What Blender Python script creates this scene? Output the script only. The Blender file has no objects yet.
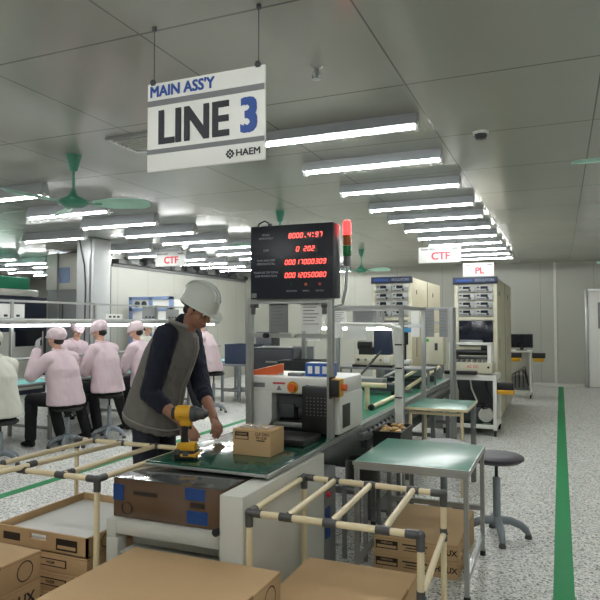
import bpy, bmesh, math, random
from mathutils import Vector, Matrix, noise
random.seed(7)
SC = bpy.context.scene
COL = SC.collection
PI = math.pi
V = Vector

# ------------------------------------------------------------------ colour and materials
def lin(c):
    def f(u):
        u /= 255.0
        return u/12.92 if u <= 0.04045 else ((u+0.055)/1.055)**2.4
    return (f(c[0]), f(c[1]), f(c[2]), 1.0)

def pm(name, c, rough=.5, metal=0.0, var=.08, scale=14.0, bump=0.0, coat=0.0, emit=0.0, alpha=1.0, trans=0.0, bscale=None, ecol=None):
    """procedural principled material: base colour with a little noise variation, optional bump"""
    m = bpy.data.materials.new(name); m.use_nodes = True
    nt = m.node_tree; b = nt.nodes['Principled BSDF']
    col = lin(c)
    b.inputs['Roughness'].default_value = rough
    b.inputs['Metallic'].default_value = metal
    tc = nt.nodes.new('ShaderNodeTexCoord')
    nz = nt.nodes.new('ShaderNodeTexNoise'); nz.inputs['Scale'].default_value = scale; nz.inputs['Detail'].default_value = 4
    nt.links.new(tc.outputs['Object'], nz.inputs['Vector'])
    mx = nt.nodes.new('ShaderNodeMix'); mx.data_type = 'RGBA'
    mx.inputs[6].default_value = tuple(max(0, x*(1-var)) for x in col[:3])+(1,)
    mx.inputs[7].default_value = tuple(min(1, x*(1+var)) for x in col[:3])+(1,)
    nt.links.new(nz.outputs['Fac'], mx.inputs[0])
    nt.links.new(mx.outputs[2], b.inputs['Base Color'])
    if coat: b.inputs['Coat Weight'].default_value = coat; b.inputs['Coat Roughness'].default_value = .06
    if trans: b.inputs['Transmission Weight'].default_value = trans
    if alpha < 1: b.inputs['Alpha'].default_value = alpha
    if emit:
        b.inputs['Emission Color'].default_value = lin(ecol or c); b.inputs['Emission Strength'].default_value = emit
    if bump:
        bp = nt.nodes.new('ShaderNodeBump'); bp.inputs['Strength'].default_value = bump; bp.inputs['Distance'].default_value = .004
        n2 = nt.nodes.new('ShaderNodeTexNoise'); n2.inputs['Scale'].default_value = bscale or scale*4; n2.inputs['Detail'].default_value = 3
        nt.links.new(tc.outputs['Object'], n2.inputs['Vector'])
        nt.links.new(n2.outputs['Fac'], bp.inputs['Height']); nt.links.new(bp.outputs['Normal'], b.inputs['Normal'])
    return m

class NB:
    """small node helper"""
    def __init__(s, name):
        s.m = bpy.data.materials.new(name); s.m.use_nodes = True
        s.t = s.m.node_tree; s.b = s.t.nodes['Principled BSDF']
    def n(s, kind, **kw):
        x = s.t.nodes.new(kind)
        for k, v in kw.items(): setattr(x, k, v)
        return x
    def l(s, a, b): s.t.links.new(a, b)
    def math(s, op, a, b=None):
        x = s.n('ShaderNodeMath', operation=op)
        for i, v in enumerate((a, b)):
            if v is None: continue
            if isinstance(v, (int, float)): x.inputs[i].default_value = v
            else: s.l(v, x.inputs[i])
        return x.outputs[0]
    def mix(s, f, a, b):
        x = s.n('ShaderNodeMix', data_type='RGBA')
        for i, v in ((0, f), (6, a), (7, b)):
            if isinstance(v, (int, float, tuple)): x.inputs[i].default_value = v
            else: s.l(v, x.inputs[i])
        return x.outputs[2]
    def seam(s, coord, period, off, w):
        """1 inside a joint line of half-width w, repeating every period"""
        a = s.math('SUBTRACT', coord, off); a = s.math('DIVIDE', a, period)
        f = s.math('FRACT', a); f = s.math('SUBTRACT', f, .5); f = s.math('ABSOLUTE', f)
        f = s.math('SUBTRACT', .5, f); f = s.math('MULTIPLY', f, period)
        return s.math('LESS_THAN', f, w)

# ------------------------------------------------------------------ mesh builder (authored in world coordinates)
class MB:
    def __init__(s): s.v = []; s.f = []; s.mi = []; s.sm = []
    def add(s, vs, fs, m=0, smooth=False):
        o = len(s.v); s.v += [tuple(p) for p in vs]
        for f in fs: s.f.append(tuple(o+i for i in f)); s.mi.append(m); s.sm.append(smooth)
        return s
    def box(s, x0, x1, y0, y1, z0, z1, m=0, bev=0.0, M=None):
        if x1 < x0: x0, x1 = x1, x0
        if y1 < y0: y0, y1 = y1, y0
        if z1 < z0: z0, z1 = z1, z0
        bm = bmesh.new()
        bmesh.ops.create_cube(bm, size=1)
        for v in bm.verts:
            v.co = V(((x0+x1)/2+v.co.x*(x1-x0), (y0+y1)/2+v.co.y*(y1-y0), (z0+z1)/2+v.co.z*(z1-z0)))
        if bev:
            bev = min(bev, .45*min(x1-x0, y1-y0, z1-z0))
            bmesh.ops.bevel(bm, geom=list(bm.edges), offset=bev, segments=2, affect='EDGES', profile=.5)
        s.bm(bm, m, bool(bev), M); return s
    def bm(s, bm, m=0, smooth=False, M=None):
        bm.verts.index_update()
        s.add([(M @ v.co if M else v.co) for v in bm.verts], [[v.index for v in f.verts] for f in bm.faces], m, smooth)
        bm.free()
    def cyl(s, p0, p1, r0, r1=None, n=12, m=0, caps=True):
        p0, p1 = V(p0), V(p1); r1 = r0 if r1 is None else r1
        a = (p1-p0).normalized(); u = a.orthogonal().normalized(); w = a.cross(u)
        vs = []
        for p, r in ((p0, r0), (p1, r1)):
            for i in range(n):
                t = 2*PI*i/n; vs.append(p+u*(r*math.cos(t))+w*(r*math.sin(t)))
        fs = [(i, (i+1) % n, n+(i+1) % n, n+i) for i in range(n)]
        s.add(vs, fs, m, True)
        if caps: s.add(vs[:n], [tuple(range(n))[::-1]], m); s.add(vs[n:], [tuple(range(n))], m)
        return s
    def tube(s, pts, r, n=8, m=0, closed=False):
        pts = [V(p) for p in pts]; k = len(pts); rs = r if isinstance(r, (list, tuple)) else [r]*k
        vs = []; prev = None
        for i, p in enumerate(pts):
            a = (pts[min(i+1, k-1)]-pts[max(i-1, 0)]).normalized()
            u = a.orthogonal().normalized() if prev is None else (prev-a*prev.dot(a)).normalized()
            prev = u; w = a.cross(u)
            for j in range(n):
                t = 2*PI*j/n; vs.append(p+u*(rs[i]*math.cos(t))+w*(rs[i]*math.sin(t)))
        fs = [(i*n+j, i*n+(j+1) % n, (i+1)*n+(j+1) % n, (i+1)*n+j) for i in range(k-1) for j in range(n)]
        s.add(vs, fs, m, True); s.add(vs[:n], [tuple(range(n))[::-1]], m); s.add(vs[-n:], [tuple(range(n))], m)
        return s
    def lathe(s, prof, c=(0, 0, 0), n=24, m=0, M=None):
        """profile of (r, z) from bottom to top"""
        c = V(c); vs = []
        for r, z in prof:
            for i in range(n):
                t = 2*PI*i/n; p = V((max(r, 1e-4)*math.cos(t), max(r, 1e-4)*math.sin(t), z))
                vs.append((M @ p if M else p)+c)
        fs = [(i*n+j, i*n+(j+1) % n, (i+1)*n+(j+1) % n, (i+1)*n+j) for i in range(len(prof)-1) for j in range(n)]
        fs.append(tuple(range(n))[::-1]); fs.append(tuple(range((len(prof)-1)*n, len(prof)*n)))
        s.add(vs, fs, m, True); return s
    def ell(s, c, r, M=None, m=0, n=16):
        c = V(c)
        bm = bmesh.new(); bmesh.ops.create_uvsphere(bm, u_segments=n, v_segments=max(6, n*2//3), radius=1)
        for v in bm.verts:
            q = V((v.co.x*r[0], v.co.y*r[1], v.co.z*r[2])); v.co = (M @ q if M else q)+c
        s.bm(bm, m, True); return s
    def loft(s, rings, n=20, m=0):
        """rings of (centre, side vector*a, front vector*b)"""
        vs = []
        for c, a, b in rings:
            for j in range(n):
                t = 2*PI*j/n; vs.append(V(c)+V(a)*math.cos(t)+V(b)*math.sin(t))
        fs = [(i*n+j, i*n+(j+1) % n, (i+1)*n+(j+1) % n, (i+1)*n+j) for i in range(len(rings)-1) for j in range(n)]
        fs.append(tuple(range(n))[::-1]); fs.append(tuple(range((len(rings)-1)*n, len(rings)*n)))
        s.add(vs, fs, m, True); return s
    def prism(s, poly, d, m=0):
        """closed planar polygon (3-D points) pushed along d"""
        k = len(poly); p = [V(q) for q in poly]; d = V(d)
        s.add(p+[q+d for q in p], [tuple(range(k))[::-1], tuple(range(k, 2*k))]+[(i, (i+1) % k, k+(i+1) % k, k+i) for i in range(k)], m); return s
    def text(s, txt, o, right, up, size, m=0, xs=1.0, bold=0.0, align='CENTER', depth=.0015, shear=0.0, fat=0.0):
        cu = bpy.data.curves.new('t', 'FONT'); cu.body = txt; cu.size = 1; cu.align_x = align; cu.align_y = 'CENTER'
        cu.offset = bold; cu.resolution_u = 3; cu.shear = shear
        ob = bpy.data.objects.new('t', cu); me = bpy.data.meshes.new_from_object(ob)
        o, r, u = V(o), V(right).normalized(), V(up).normalized(); nrm = r.cross(u)
        vs = [o+r*(v.co.x*size*xs)+u*(v.co.y*size)+nrm*depth for v in me.vertices]
        for i_, (k, k2) in enumerate(((-fat, -fat*.7), (fat, -fat*.7), (-fat, fat*.7), (fat, fat*.7), (0, 0)) if fat else ((0, 0),)): s.add([v+r*(k*size)+u*(k2*size)+nrm*(.0005*i_) for v in vs], [tuple(p.vertices) for p in me.polygons], m)
        bpy.data.objects.remove(ob); bpy.data.curves.remove(cu); bpy.data.meshes.remove(me); return s

WL = {}
def wloc(o):
    p = V((0, 0, 0))
    while o is not None:
        p = p+WL.get(o.name, V((0, 0, 0))); o = o.parent
    return p

def mesh_from(mb, name, origin):
    me = bpy.data.meshes.new(name)
    me.from_pydata([(x-origin.x, y-origin.y, z-origin.z) for x, y, z in mb.v], [], mb.f)
    me.polygons.foreach_set('material_index', mb.mi)
    me.polygons.foreach_set('use_smooth', mb.sm)
    me.update()
    try: me.set_sharp_from_angle(angle=math.radians(38))
    except Exception: pass
    bm = bmesh.new(); bm.from_mesh(me); bmesh.ops.recalc_face_normals(bm, faces=bm.faces); bm.to_mesh(me); bm.free()
    return me

def obj(name, mb, mats, parent=None, loc=None):
    """link a builder as ONE mesh object; geometry stays where it was authored in the world"""
    if not isinstance(mats, (list, tuple)): mats = [mats]
    if parent is None:
        if loc is None:
            xs = [v[0] for v in mb.v]; ys = [v[1] for v in mb.v]; zs = [v[2] for v in mb.v]
            loc = ((min(xs)+max(xs))/2, (min(ys)+max(ys))/2, min(zs))
        org = V(loc)
    else: org = wloc(parent)
    o = bpy.data.objects.new(name, mesh_from(mb, name, org))
    for m in mats: o.data.materials.append(m)
    COL.objects.link(o)
    if parent is None: o.location = org; WL[o.name] = org
    else: o.parent = parent
    return o

def tag(o, label, cat, group=None, kind=None):
    o['label'] = label; o['category'] = cat
    if group: o['group'] = group
    if kind: o['kind'] = kind
    return o
def thing(name, label, cat, loc=(0, 0, 0), group=None):
    o = bpy.data.objects.new(name, None); o.empty_display_size = .1; COL.objects.link(o)
    o.location = loc; WL[o.name] = V(loc)
    return tag(o, label, cat, group)
def struct(o): o['kind'] = 'structure'; return o
def dup(root, loc, label=None, group=None, rz=None):
    def cp(o, par):
        c = o.copy(); COL.objects.link(c)
        if par is not None: c.parent = par
        for ch in o.children: cp(ch, c)
        return c
    r = cp(root, None); r.location = loc; WL[r.name] = V(loc)
    if rz is not None: r.rotation_euler.z = rz
    if label: r['label'] = label
    if group: r['group'] = group
    return r
ORD = ['nearest', 'second nearest', 'third nearest', 'fourth nearest', 'fifth nearest', 'sixth nearest', 'seventh nearest', 'eighth nearest', 'ninth nearest', 'tenth nearest', 'eleventh nearest', 'twelfth nearest', 'thirteenth nearest']
X3, Y3, Z3 = V((1, 0, 0)), V((0, 1, 0)), V((0, 0, 1))

# ------------------------------------------------------------------ camera
cam = bpy.data.cameras.new('camera'); CAM = bpy.data.objects.new('camera', cam); COL.objects.link(CAM)
cam.sensor_width = 36; cam.lens = 36*620/600; cam.clip_end = 200
ph = math.atan(22/620); th = math.atan(260/(620/math.cos(ph)))
CAM.location = (0, 0, 1.5); CAM.rotation_euler = (PI/2+ph, 0, th)
SC.camera = CAM
SC.view_settings.view_transform = 'Standard'; SC.view_settings.look = 'None'; SC.view_settings.gamma = 1
SC.view_settings.use_curve_mapping = False
SC.view_settings.exposure = 1.55
w = bpy.data.worlds.new('world'); SC.world = w; w.use_nodes = True
w.node_tree.nodes['Background'].inputs[0].default_value = (.6, .65, .7, 1); w.node_tree.nodes['Background'].inputs[1].default_value = .3

# ------------------------------------------------------------------ palette
M = {}
M['card'] = pm('cardboard', (192, 160, 118), .8, var=.07, scale=5, bump=.15, bscale=60)
M['card_in'] = pm('cardboard_raw_edge', (150, 116, 80), .85, var=.1, scale=30)
M['print'] = pm('box_print', (48, 38, 30), .7)
M['ivory'] = pm('ivory_pipe', (226, 210, 172), .35, var=.05, scale=20)
M['joint'] = pm('grey_joint', (92, 92, 92), .45, metal=.6, var=.1)
M['alu'] = pm('aluminium', (176, 178, 176), .35, metal=.75, var=.06, scale=8)
M['steel'] = pm('steel', (165, 168, 170), .28, metal=.9, var=.05)
M['white'] = pm('white_enamel', (226, 226, 220), .4, var=.04, scale=6)
M['offwhite'] = pm('offwhite_paint', (205, 205, 196), .5, var=.07, scale=5, bump=.05)
M['beige'] = pm('beige_enamel', (206, 202, 180), .45, var=.04)
M['beige_side'] = pm('cream_side_panel', (196, 190, 166), .5, var=.04)
M['black'] = pm('black_plastic', (26, 26, 28), .4, var=.1)
M['rubber'] = pm('black_rubber', (34, 34, 36), .7, var=.1)
M['dark'] = pm('dark_grey', (62, 64, 68), .5, var=.1)
M['grey'] = pm('mid_grey', (128, 130, 130), .5, var=.06)
M['navy'] = pm('navy_enamel', (38, 48, 72), .45, var=.08)
M['green'] = pm('green_mat', (48, 122, 102), .34, var=.06, scale=4, coat=.25)
M['greendk'] = pm('dark_green_mat', (16, 78, 60), .16, var=.06, scale=4, coat=.9)
M['belt'] = pm('green_belt', (52, 150, 116), .3, var=.06, scale=4, coat=.3)
M['fan'] = pm('fan_green', (176, 222, 204), .35, var=.04)
M['fandk'] = pm('fan_dark_green', (72, 142, 118), .35, var=.04)
M['paper'] = pm('paper', (228, 228, 224), .8, var=.03)
M['tube'] = pm('lit_tube', (255, 255, 255), .4, emit=27, ecol=(251, 253, 251))
M['tubeb'] = pm('lit_bench_tube', (255, 255, 255), .4, emit=5, ecol=(248, 252, 255))
M['led'] = pm('red_led', (255, 60, 50), .4, emit=1.3, ecol=(255, 84, 76))
M['ledoff'] = pm('led_window', (40, 22, 26), .3)
M['screen'] = pm('dark_screen', (24, 28, 40), .15, var=.3, scale=6)
M['yellow'] = pm('yellow_plastic', (208, 156, 28), .4, var=.05)
M['orange'] = pm('orange_plastic', (214, 96, 44), .4)
M['blue'] = pm('blue_ink', (32, 74, 150), .5)
M['bluetape'] = pm('blue_tape', (24, 66, 128), .5, var=.1)
M['ink'] = pm('black_ink', (24, 26, 36), .5)
M['red'] = pm('red_ink', (206, 60, 72), .5)
M['greyband'] = pm('grey_band', (112, 114, 116), .5)
M['skin'] = pm('skin', (150, 106, 84), .55, var=.06, scale=30)
M['skin_lt'] = pm('skin_light', (205, 160, 136), .55, var=.06, scale=30)
M['hair'] = pm('black_hair', (22, 18, 18), .5, var=.2, scale=90, bump=.4)
M['pink'] = pm('pink_smock', (214, 193, 200), .85, var=.06, scale=9, bump=.12, bscale=160)
M['pinkcap'] = pm('pink_cap', (220, 200, 206), .85, var=.05, scale=20)
M['cream'] = pm('white_smock', (212, 212, 200), .85, var=.05, scale=9)
M['trous'] = pm('black_trousers', (26, 26, 32), .8, var=.15, scale=12)
M['jean'] = pm('navy_trousers', (38, 42, 54), .85, var=.15, scale=14)
M['sleeve'] = pm('navy_sweater', (20, 25, 42), .9, var=.12, scale=40, bump=.2, bscale=220)
M['vest'] = pm('grey_vest', (108, 105, 99), .8, var=.06, scale=20, bump=.1, bscale=200)
M['vestdk'] = pm('grey_vest_trim', (134, 130, 123), .7, var=.05)
M['helmet'] = pm('helmet_shell', (190, 193, 186), .3, var=.03, coat=.2)
M['shoe'] = pm('black_shoe', (24, 24, 26), .5)
M['glove'] = pm('grey_glove', (150, 152, 152), .9)
M['teal'] = pm('teal_mat', (96, 178, 172), .5, var=.08)
M['film'] = pm('stretch_film_top', (84, 84, 84), .12, metal=.2, var=.25, scale=7, bump=.35, bscale=16, coat=.8)
M['filmbox'] = pm('wrapped_cardboard', (96, 74, 56), .25, var=.12, scale=5, bump=.15, bscale=20, coat=.5)
M['bluegrey'] = pm('blue_grey_enamel', (132, 152, 188), .45)
M['stoolgrey'] = pm('stool_grey_metal', (140, 148, 155), .4, metal=.2)
M['amber'] = pm('amber_parts', (176, 138, 70), .4, var=.3, scale=30)
M['glass'] = pm('clear_plastic', (235, 235, 235), .15, alpha=.35)
# ================================================================== the setting
HC = 2.9
XL, XR, YF, YB = -17.0, 3.2, -2.5, 15.75
def floor_mat():
    k = NB('speckled_floor'); g = k.n('ShaderNodeNewGeometry')
    vo = k.n('ShaderNodeTexVoronoi'); vo.inputs['Scale'].default_value = 85; k.l(g.outputs['Position'], vo.inputs['Vector'])
    sp = k.n('ShaderNodeSeparateColor'); k.l(vo.outputs['Color'], sp.inputs[0])
    cr = k.n('ShaderNodeValToRGB'); cr.color_ramp.interpolation = 'CONSTANT'
    e = cr.color_ramp.elements; e[0].position = 0; e[0].color = lin((104, 106, 106)); e[1].position = .08; e[1].color = lin((176, 178, 175))
    for p, c in ((.2, (222, 221, 214)), (.45, (238, 237, 230)), (.7, (248, 247, 242))):
        q = e.new(p); q.color = lin(c)
    k.l(sp.outputs[0], cr.inputs[0])
    v2 = k.n('ShaderNodeTexVoronoi'); v2.inputs['Scale'].default_value = 130; k.l(g.outputs['Position'], v2.inputs['Vector'])
    s2 = k.n('ShaderNodeSeparateColor'); k.l(v2.outputs['Color'], s2.inputs[0])
    f = k.math('GREATER_THAN', s2.outputs[1], .9)
    c1 = k.mix(f, cr.outputs[0], lin((128, 130, 130)))
    nz = k.n('ShaderNodeTexNoise'); nz.inputs['Scale'].default_value = .9; k.l(g.outputs['Position'], nz.inputs['Vector'])
    xyz = k.n('ShaderNodeSeparateXYZ'); k.l(g.outputs['Position'], xyz.inputs[0])
    sm = k.math('MAXIMUM', k.seam(xyz.outputs[0], .6, .1, .0012), k.seam(xyz.outputs[1], .6, .2, .0012))
    c2 = k.mix(sm, c1, lin((196, 196, 192)))
    c3 = k.mix(k.math('MULTIPLY', nz.outputs['Fac'], .08), c2, lin((150, 148, 140)))
    k.l(c3, k.b.inputs['Base Color']); k.b.inputs['Roughness'].default_value = .34
    return k.m
def ceil_mat():
    k = NB('ceiling_panels'); g = k.n('ShaderNodeNewGeometry'); xyz = k.n('ShaderNodeSeparateXYZ'); k.l(g.outputs['Position'], xyz.inputs[0])
    sy = k.seam(xyz.outputs[1], 1.13, 2.44, .007); sx = k.seam(xyz.outputs[0], 1.05, -.82, .005)
    s = k.math('MAXIMUM', sy, sx)
    nz = k.n('ShaderNodeTexNoise'); nz.inputs['Scale'].default_value = .8; k.l(g.outputs['Position'], nz.inputs['Vector'])
    base = k.mix(nz.outputs['Fac'], lin((160, 161, 152)), lin((174, 175, 166)))
    c = k.mix(s, base, lin((116, 118, 113)))
    k.l(c, k.b.inputs['Base Color']); k.b.inputs['Roughness'].default_value = .17
    bp = k.n('ShaderNodeBump'); bp.inputs['Strength'].default_value = .12; bp.inputs['Distance'].default_value = .05
    n2 = k.n('ShaderNodeTexNoise'); n2.inputs['Scale'].default_value = 1.6; k.l(g.outputs['Position'], n2.inputs['Vector'])
    k.l(n2.outputs['Fac'], bp.inputs['Height']); k.l(bp.outputs['Normal'], k.b.inputs['Normal'])
    return k.m
def wall_mat(name, c, ax, period, off):
    k = NB(name); g = k.n('ShaderNodeNewGeometry'); xyz = k.n('ShaderNodeSeparateXYZ'); k.l(g.outputs['Position'], xyz.inputs[0])
    s = k.seam(xyz.outputs[ax], period, off, .006)
    nz = k.n('ShaderNodeTexNoise'); nz.inputs['Scale'].default_value = 1.1; k.l(g.outputs['Position'], nz.inputs['Vector'])
    base = k.mix(nz.outputs['Fac'], lin(tuple(int(q*.97) for q in c)), lin(c))
    k.l(k.mix(s, base, lin(tuple(int(q*.8) for q in c))), k.b.inputs['Base Color']); k.b.inputs['Roughness'].default_value = .45
    return k.m
M['floor'] = floor_mat(); M['ceil'] = ceil_mat()
M['wallb'] = wall_mat('wall_panel_back', (168, 169, 158), 0, 1.15, -.42)
M['wallp'] = wall_mat('wall_panel_partition', (190, 190, 181), 1, 1.0, 10.2)
struct(obj('floor', MB().box(XL, XR, YF, YB, -.1, 0), M['floor']))
struct(obj('ceiling', MB().box(XL, XR, YF, YB, HC, HC+.1), M['ceil']))
struct(obj('wall_back', MB().box(XL, XR, YB, YB+.1, 0, HC), M['wallb']))
struct(obj('wall_left', MB().box(XL-.1, XL, YF, YB, 0, HC), M['wallp']))
struct(obj('wall_right', MB().box(XR, XR+.1, YF, YB, 0, HC), M['wallp']))
struct(obj('wall_front', MB().box(XL, XR, YF-.1, YF, 0, HC), M['wallb']))
struct(obj('baseboard_back', MB().box(-8.2, .5, YB-.02, YB, 0, .07, bev=.004), M['offwhite']))
# white door in the back wall
d = struct(obj('door_1', MB().box(.60, 1.62, YB-.035, YB-.001, .01, 2.2, bev=.004), M['white'])); d['label'] = 'white door in the back wall at right edge'
fr = MB().box(.53, .60, YB-.06, YB-.001, 0, 2.27, bev=.006); fr.box(1.62, 1.69, YB-.06, YB-.001, 0, 2.27, bev=.006); fr.box(.60, 1.62, YB-.06, YB-.001, 2.2, 2.27, bev=.006)
obj('door_frame', fr, M['alu'], d)
obj('door_window', MB().box(.80, 1.2, YB-.045, YB-.03, 1.35, 1.95, bev=.004), M['grey'], d)
obj('door_handle', MB().cyl((1.52, YB-.09, 1.0), (1.52, YB-.03, 1.0), .012).cyl((1.4, YB-.09, 1.0), (1.53, YB-.09, 1.0), .011), M['steel'], d)
# vertical cover strips on the back wall panels
struct(obj('trim_1', MB().box(-.13, -.07, YB-.02, YB-.001, .07, HC), M['offwhite']))
# partition of white panels at the left back, with its top rail
struct(obj('wall_partition', MB().box(-8.4, -8.3, 10.0, YB-.01, 0, 2.62), M['wallp']))
struct(obj('trim_2', MB().box(-8.42, -8.26, 10.0, YB-.01, 2.62, 2.68, bev=.006), M['grey']))
# square column clad in sheet steel
cm = MB(); cm.box(-7.46, -7.06, 8.08, 8.52, 0, HC, bev=.06)
c = struct(obj('column', cm, pm('column_sheet', (186, 189, 189), .45, metal=.15, var=.12, scale=2.2, bump=.25, bscale=3)))
c['label'] = 'sheet-clad square column beside the left benches'
obj('cable', MB().tube([(-7.36, 8.065, 2.88), (-7.32, 8.06, 2.7), (-7.25, 8.06, 2.45), (-7.22, 8.06, 2.1), (-7.23, 8.06, 1.0), (-7.23, 8.06, .3)], .012), M['dark'], c)
obj('trim_strip', MB().box(-7.14, -7.12, 8.06, 8.085, .02, 2.88), M['steel'], c)
# floor lines
def fline(x, y0, y1, lab):
    tag(obj('floor_line', MB().box(x-.055, x+.055, y0, y1, .0, .002), pm('green_tape', (10, 142, 80), .55, var=.08, scale=9)), lab, 'floor marking', 'green floor lines')
fline(0, .3, 15.6, 'green tape line on floor along the right-hand walkway')
fline(-4.46, 1.5, 15.6, 'green tape line on floor behind the left pipe rack and worker')

# ------------------------------------------------------------------ ceiling fixtures
def make_light(h, lab):
    t = thing('tube_light', lab, 'light')
    hb = MB(); L = .6
    prof = [(-.075, -h), (-.03, -.012), (-.03, 0), (.03, 0), (.03, -.012), (.075, -h), (.069, -h), (.02, -.02), (-.02, -.02), (-.069, -h)]
    hb.prism([(-L, y, z) for y, z in prof], (2*L, 0, 0))
    for sx in (-1, 1): hb.prism([(sx*L, y, z) for y, z in ((-.075, -h), (-.03, 0), (.03, 0), (.075, -h))], (-sx*.004, 0, 0))
    obj('housing', hb, M['grey_refl'], t)
    obj('tube', MB().cyl((-L+.02, 0, -h-.005), (L-.02, 0, -h-.005), .0115, n=10), M['tube'], t)
    for sx in (-1, 1): obj('lamp_holder', MB().box(sx*(L-.024), sx*(L+.004), -.022, .022, -h-.032, -h+.03, bev=.004), M['white'], t)
    return t
M['grey_refl'] = pm('reflector_sheet', (172, 176, 180), .5, metal=0, var=.05)
rows = [('right-hand row over the conveyor', -1.46, .085, [4.1, 5.02, 6.02, 7.05, 7.92, 8.85, 9.75, 10.65, 11.55, 12.45, 13.3]),
        ('row behind the hanging line sign', -5.36, .13, [4.72, 5.68, 6.6, 7.5, 8.42, 9.25, 10.15, 11.05, 11.95, 12.85, 13.75, 14.65]),
        ('row beside the column', -7.2, .13, [5.5, 7.35, 9.0, 9.9, 10.8, 11.7, 12.55, 13.45]),
        ('row beyond the column at left', -10.75, .13, [8.45, 9.35, 10.15, 10.95, 11.8, 12.65]),
        ('leftmost far row near the left edge', -12.6, .13, [10.2, 11.05, 11.9, 12.75, 13.6])]
for rn, x, h, ys in rows:
    p = None
    for i, y in enumerate(ys):
        lab = '%s lit tube light in the ceiling %s' % (ORD[i], rn)
        if p is None: p = make_light(h, lab); p.location = (x, y, HC-.001); p['group'] = 'ceiling tube lights'; WL[p.name] = V(p.location)
        else: dup(p, (x, y, HC-.001), lab, 'ceiling tube lights')
# unseen tube lights added beside and behind the camera for brightness, same fittings
q = make_light(.085, 'tube light added to the ceiling out of view for brightness'); q.location = (1.7, 3.2, HC-.001)
for i, y in enumerate((-.5, 5.6, 8.2, 11.0)): dup(q, (1.7, y, HC-.001), 'tube light added to the ceiling out of view for brightness')
for y in (.9, -.3): dup(q, (-1.46, y, HC-.001), 'tube light added to the ceiling out of view for brightness')
for y in (.9, -.3): dup(q, (.4, y, HC-.001), 'tube light added to the ceiling out of view for brightness')
for y in (.9, -.3): dup(q, (-3.4, y, HC-.001), 'tube light added to the ceiling out of view for brightness')
for y in (3.0, 1.6): dup(q, (-5.36, y, HC-.001), 'tube light added to the ceiling out of view for brightness')
q['group'] = 'added tube lights'
for o in list(COL.objects):
    if o.get('label') == q['label']: o['group'] = 'added tube lights'

def fan(loc, lab, a0, drop=.36):
    t = thing('ceiling_fan', lab, 'fan', loc, 'green ceiling fans')
    x, y, z = loc
    obj('canopy', MB().lathe([(.022, -.14), (.03, -.135), (.062, -.012), (.066, 0)], loc), M['fandk'], t)
    obj('rod', MB().cyl((x, y, z-drop), (x, y, z-.13), .011), M['fandk'], t)
    obj('motor', MB().lathe([(.02, -drop-.085), (.07, -drop-.08), (.115, -drop-.055), (.125, -drop-.04), (.115, -drop-.022), (.06, -drop+.005), (.03, -drop+.03), (.018, -drop+.07)], loc), M['fandk'], t)
    for k in range(3):
        a = a0+k*2*PI/3; u = V((math.cos(a), math.sin(a), 0)); wv = V((-math.sin(a), math.cos(a), 0)); c = V((x, y, z-drop-.045))
        bl = MB(); top = []; n = 12
        for i in range(n+1):
            s = .17+.47*i/n; wd = .035+.035*min(1, i/4)
            if i > n-3: wd *= (1, .86, .5)[i-(n-2)]
            top.append((c+u*s+wv*wd-Z3*(.4*wd), c+u*s-wv*wd+Z3*(.4*wd)))
        vs = []; fs = []
        for p0, p1 in top: vs += [p0, p1, p1-Z3*.006, p0-Z3*.006]
        for i in range(n):
            for j in range(4): fs.append((i*4+j, i*4+(j+1) % 4, i*4+4+(j+1) % 4, i*4+4+j))
        fs += [(0, 1, 2, 3), tuple(4*n+j for j in range(4))]
        bl.add(vs, fs, 0, True)
        b = obj('blade', bl, M['fan'], t)
        obj('bracket', MB().box(.08, .24, -.018, .018, -.012, -.005, M=Matrix.Translation(c) @ Matrix.Rotation(a, 4, 'Z')), M['fandk'], b)
    return t
fan((-3.75, 4.03, HC), 'green ceiling fan nearest the line sign, upper left', .40)
fan((-3.25, 7.1, HC), 'green ceiling fan partly behind the red number display', 1.2)
fan((-3.53, 11.5, HC), 'green ceiling fan hanging beyond the signal tower', -.3)
fan((.72, 4.15, HC), 'green ceiling fan whose blade tip enters at right edge', PI-.05)
fan((1.22, 11.45, HC), 'green ceiling fan far down the aisle above the white door', PI)
t = thing('air_vent', 'square slatted air vent in ceiling left of line sign', 'vent', (-2.97, 3.93, HC))
fr = MB()
for a in ((-3.17, -2.77, 3.73, 3.77), (-3.17, -2.77, 4.09, 4.13), (-3.17, -3.13, 3.77, 4.09), (-2.81, -2.77, 3.77, 4.09)): fr.box(a[0], a[1], a[2], a[3], HC-.02, HC-.001)
obj('frame', fr, M['alu'], t)
for i in range(7): obj('slat', MB().box(-3.13, -2.81, -.004, .004, -.016, .016, M=Matrix.Translation((0, 3.79+.046*i, HC-.016)) @ Matrix.Rotation(-.6, 4, 'X')), M['white'], t)
obj('backing', MB().box(-3.13, -2.81, 3.77, 4.09, HC-.004, HC-.001), M['black'], t)
t = thing('sprinkler', 'brass fire sprinkler on the ceiling right of line sign', 'sprinkler', (-1.21, 3.12, HC))
obj('flange', MB().lathe([(.016, -.018), (.034, -.006), (.036, 0)], (-1.21, 3.12, HC)), M['alu'], t)
obj('head', MB().lathe([(.024, -.075), (.024, -.071), (.006, -.07), (.006, -.05), (.014, -.045), (.014, -.015)], (-1.21, 3.12, HC)).tube([(-1.232, 3.12, HC-.04), (-1.232, 3.12, HC-.06), (-1.21, 3.12, HC-.072), (-1.188, 3.12, HC-.06), (-1.188, 3.12, HC-.04), (-1.232, 3.12, HC-.04)], .003, n=6), M['steel'], t)
t = thing('smoke_detector', 'round white smoke detector on the ceiling', 'smoke detector', (-.52, 4.69, HC))
obj('base', MB().lathe([(.055, -.018), (.06, 0)], (-.52, 4.69, HC)), M['white'], t)
obj('sensor', MB().lathe([(.02, -.052), (.036, -.05), (.045, -.03), (.046, -.018)], (-.52, 4.69, HC)), M['dark'], t)

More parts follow.
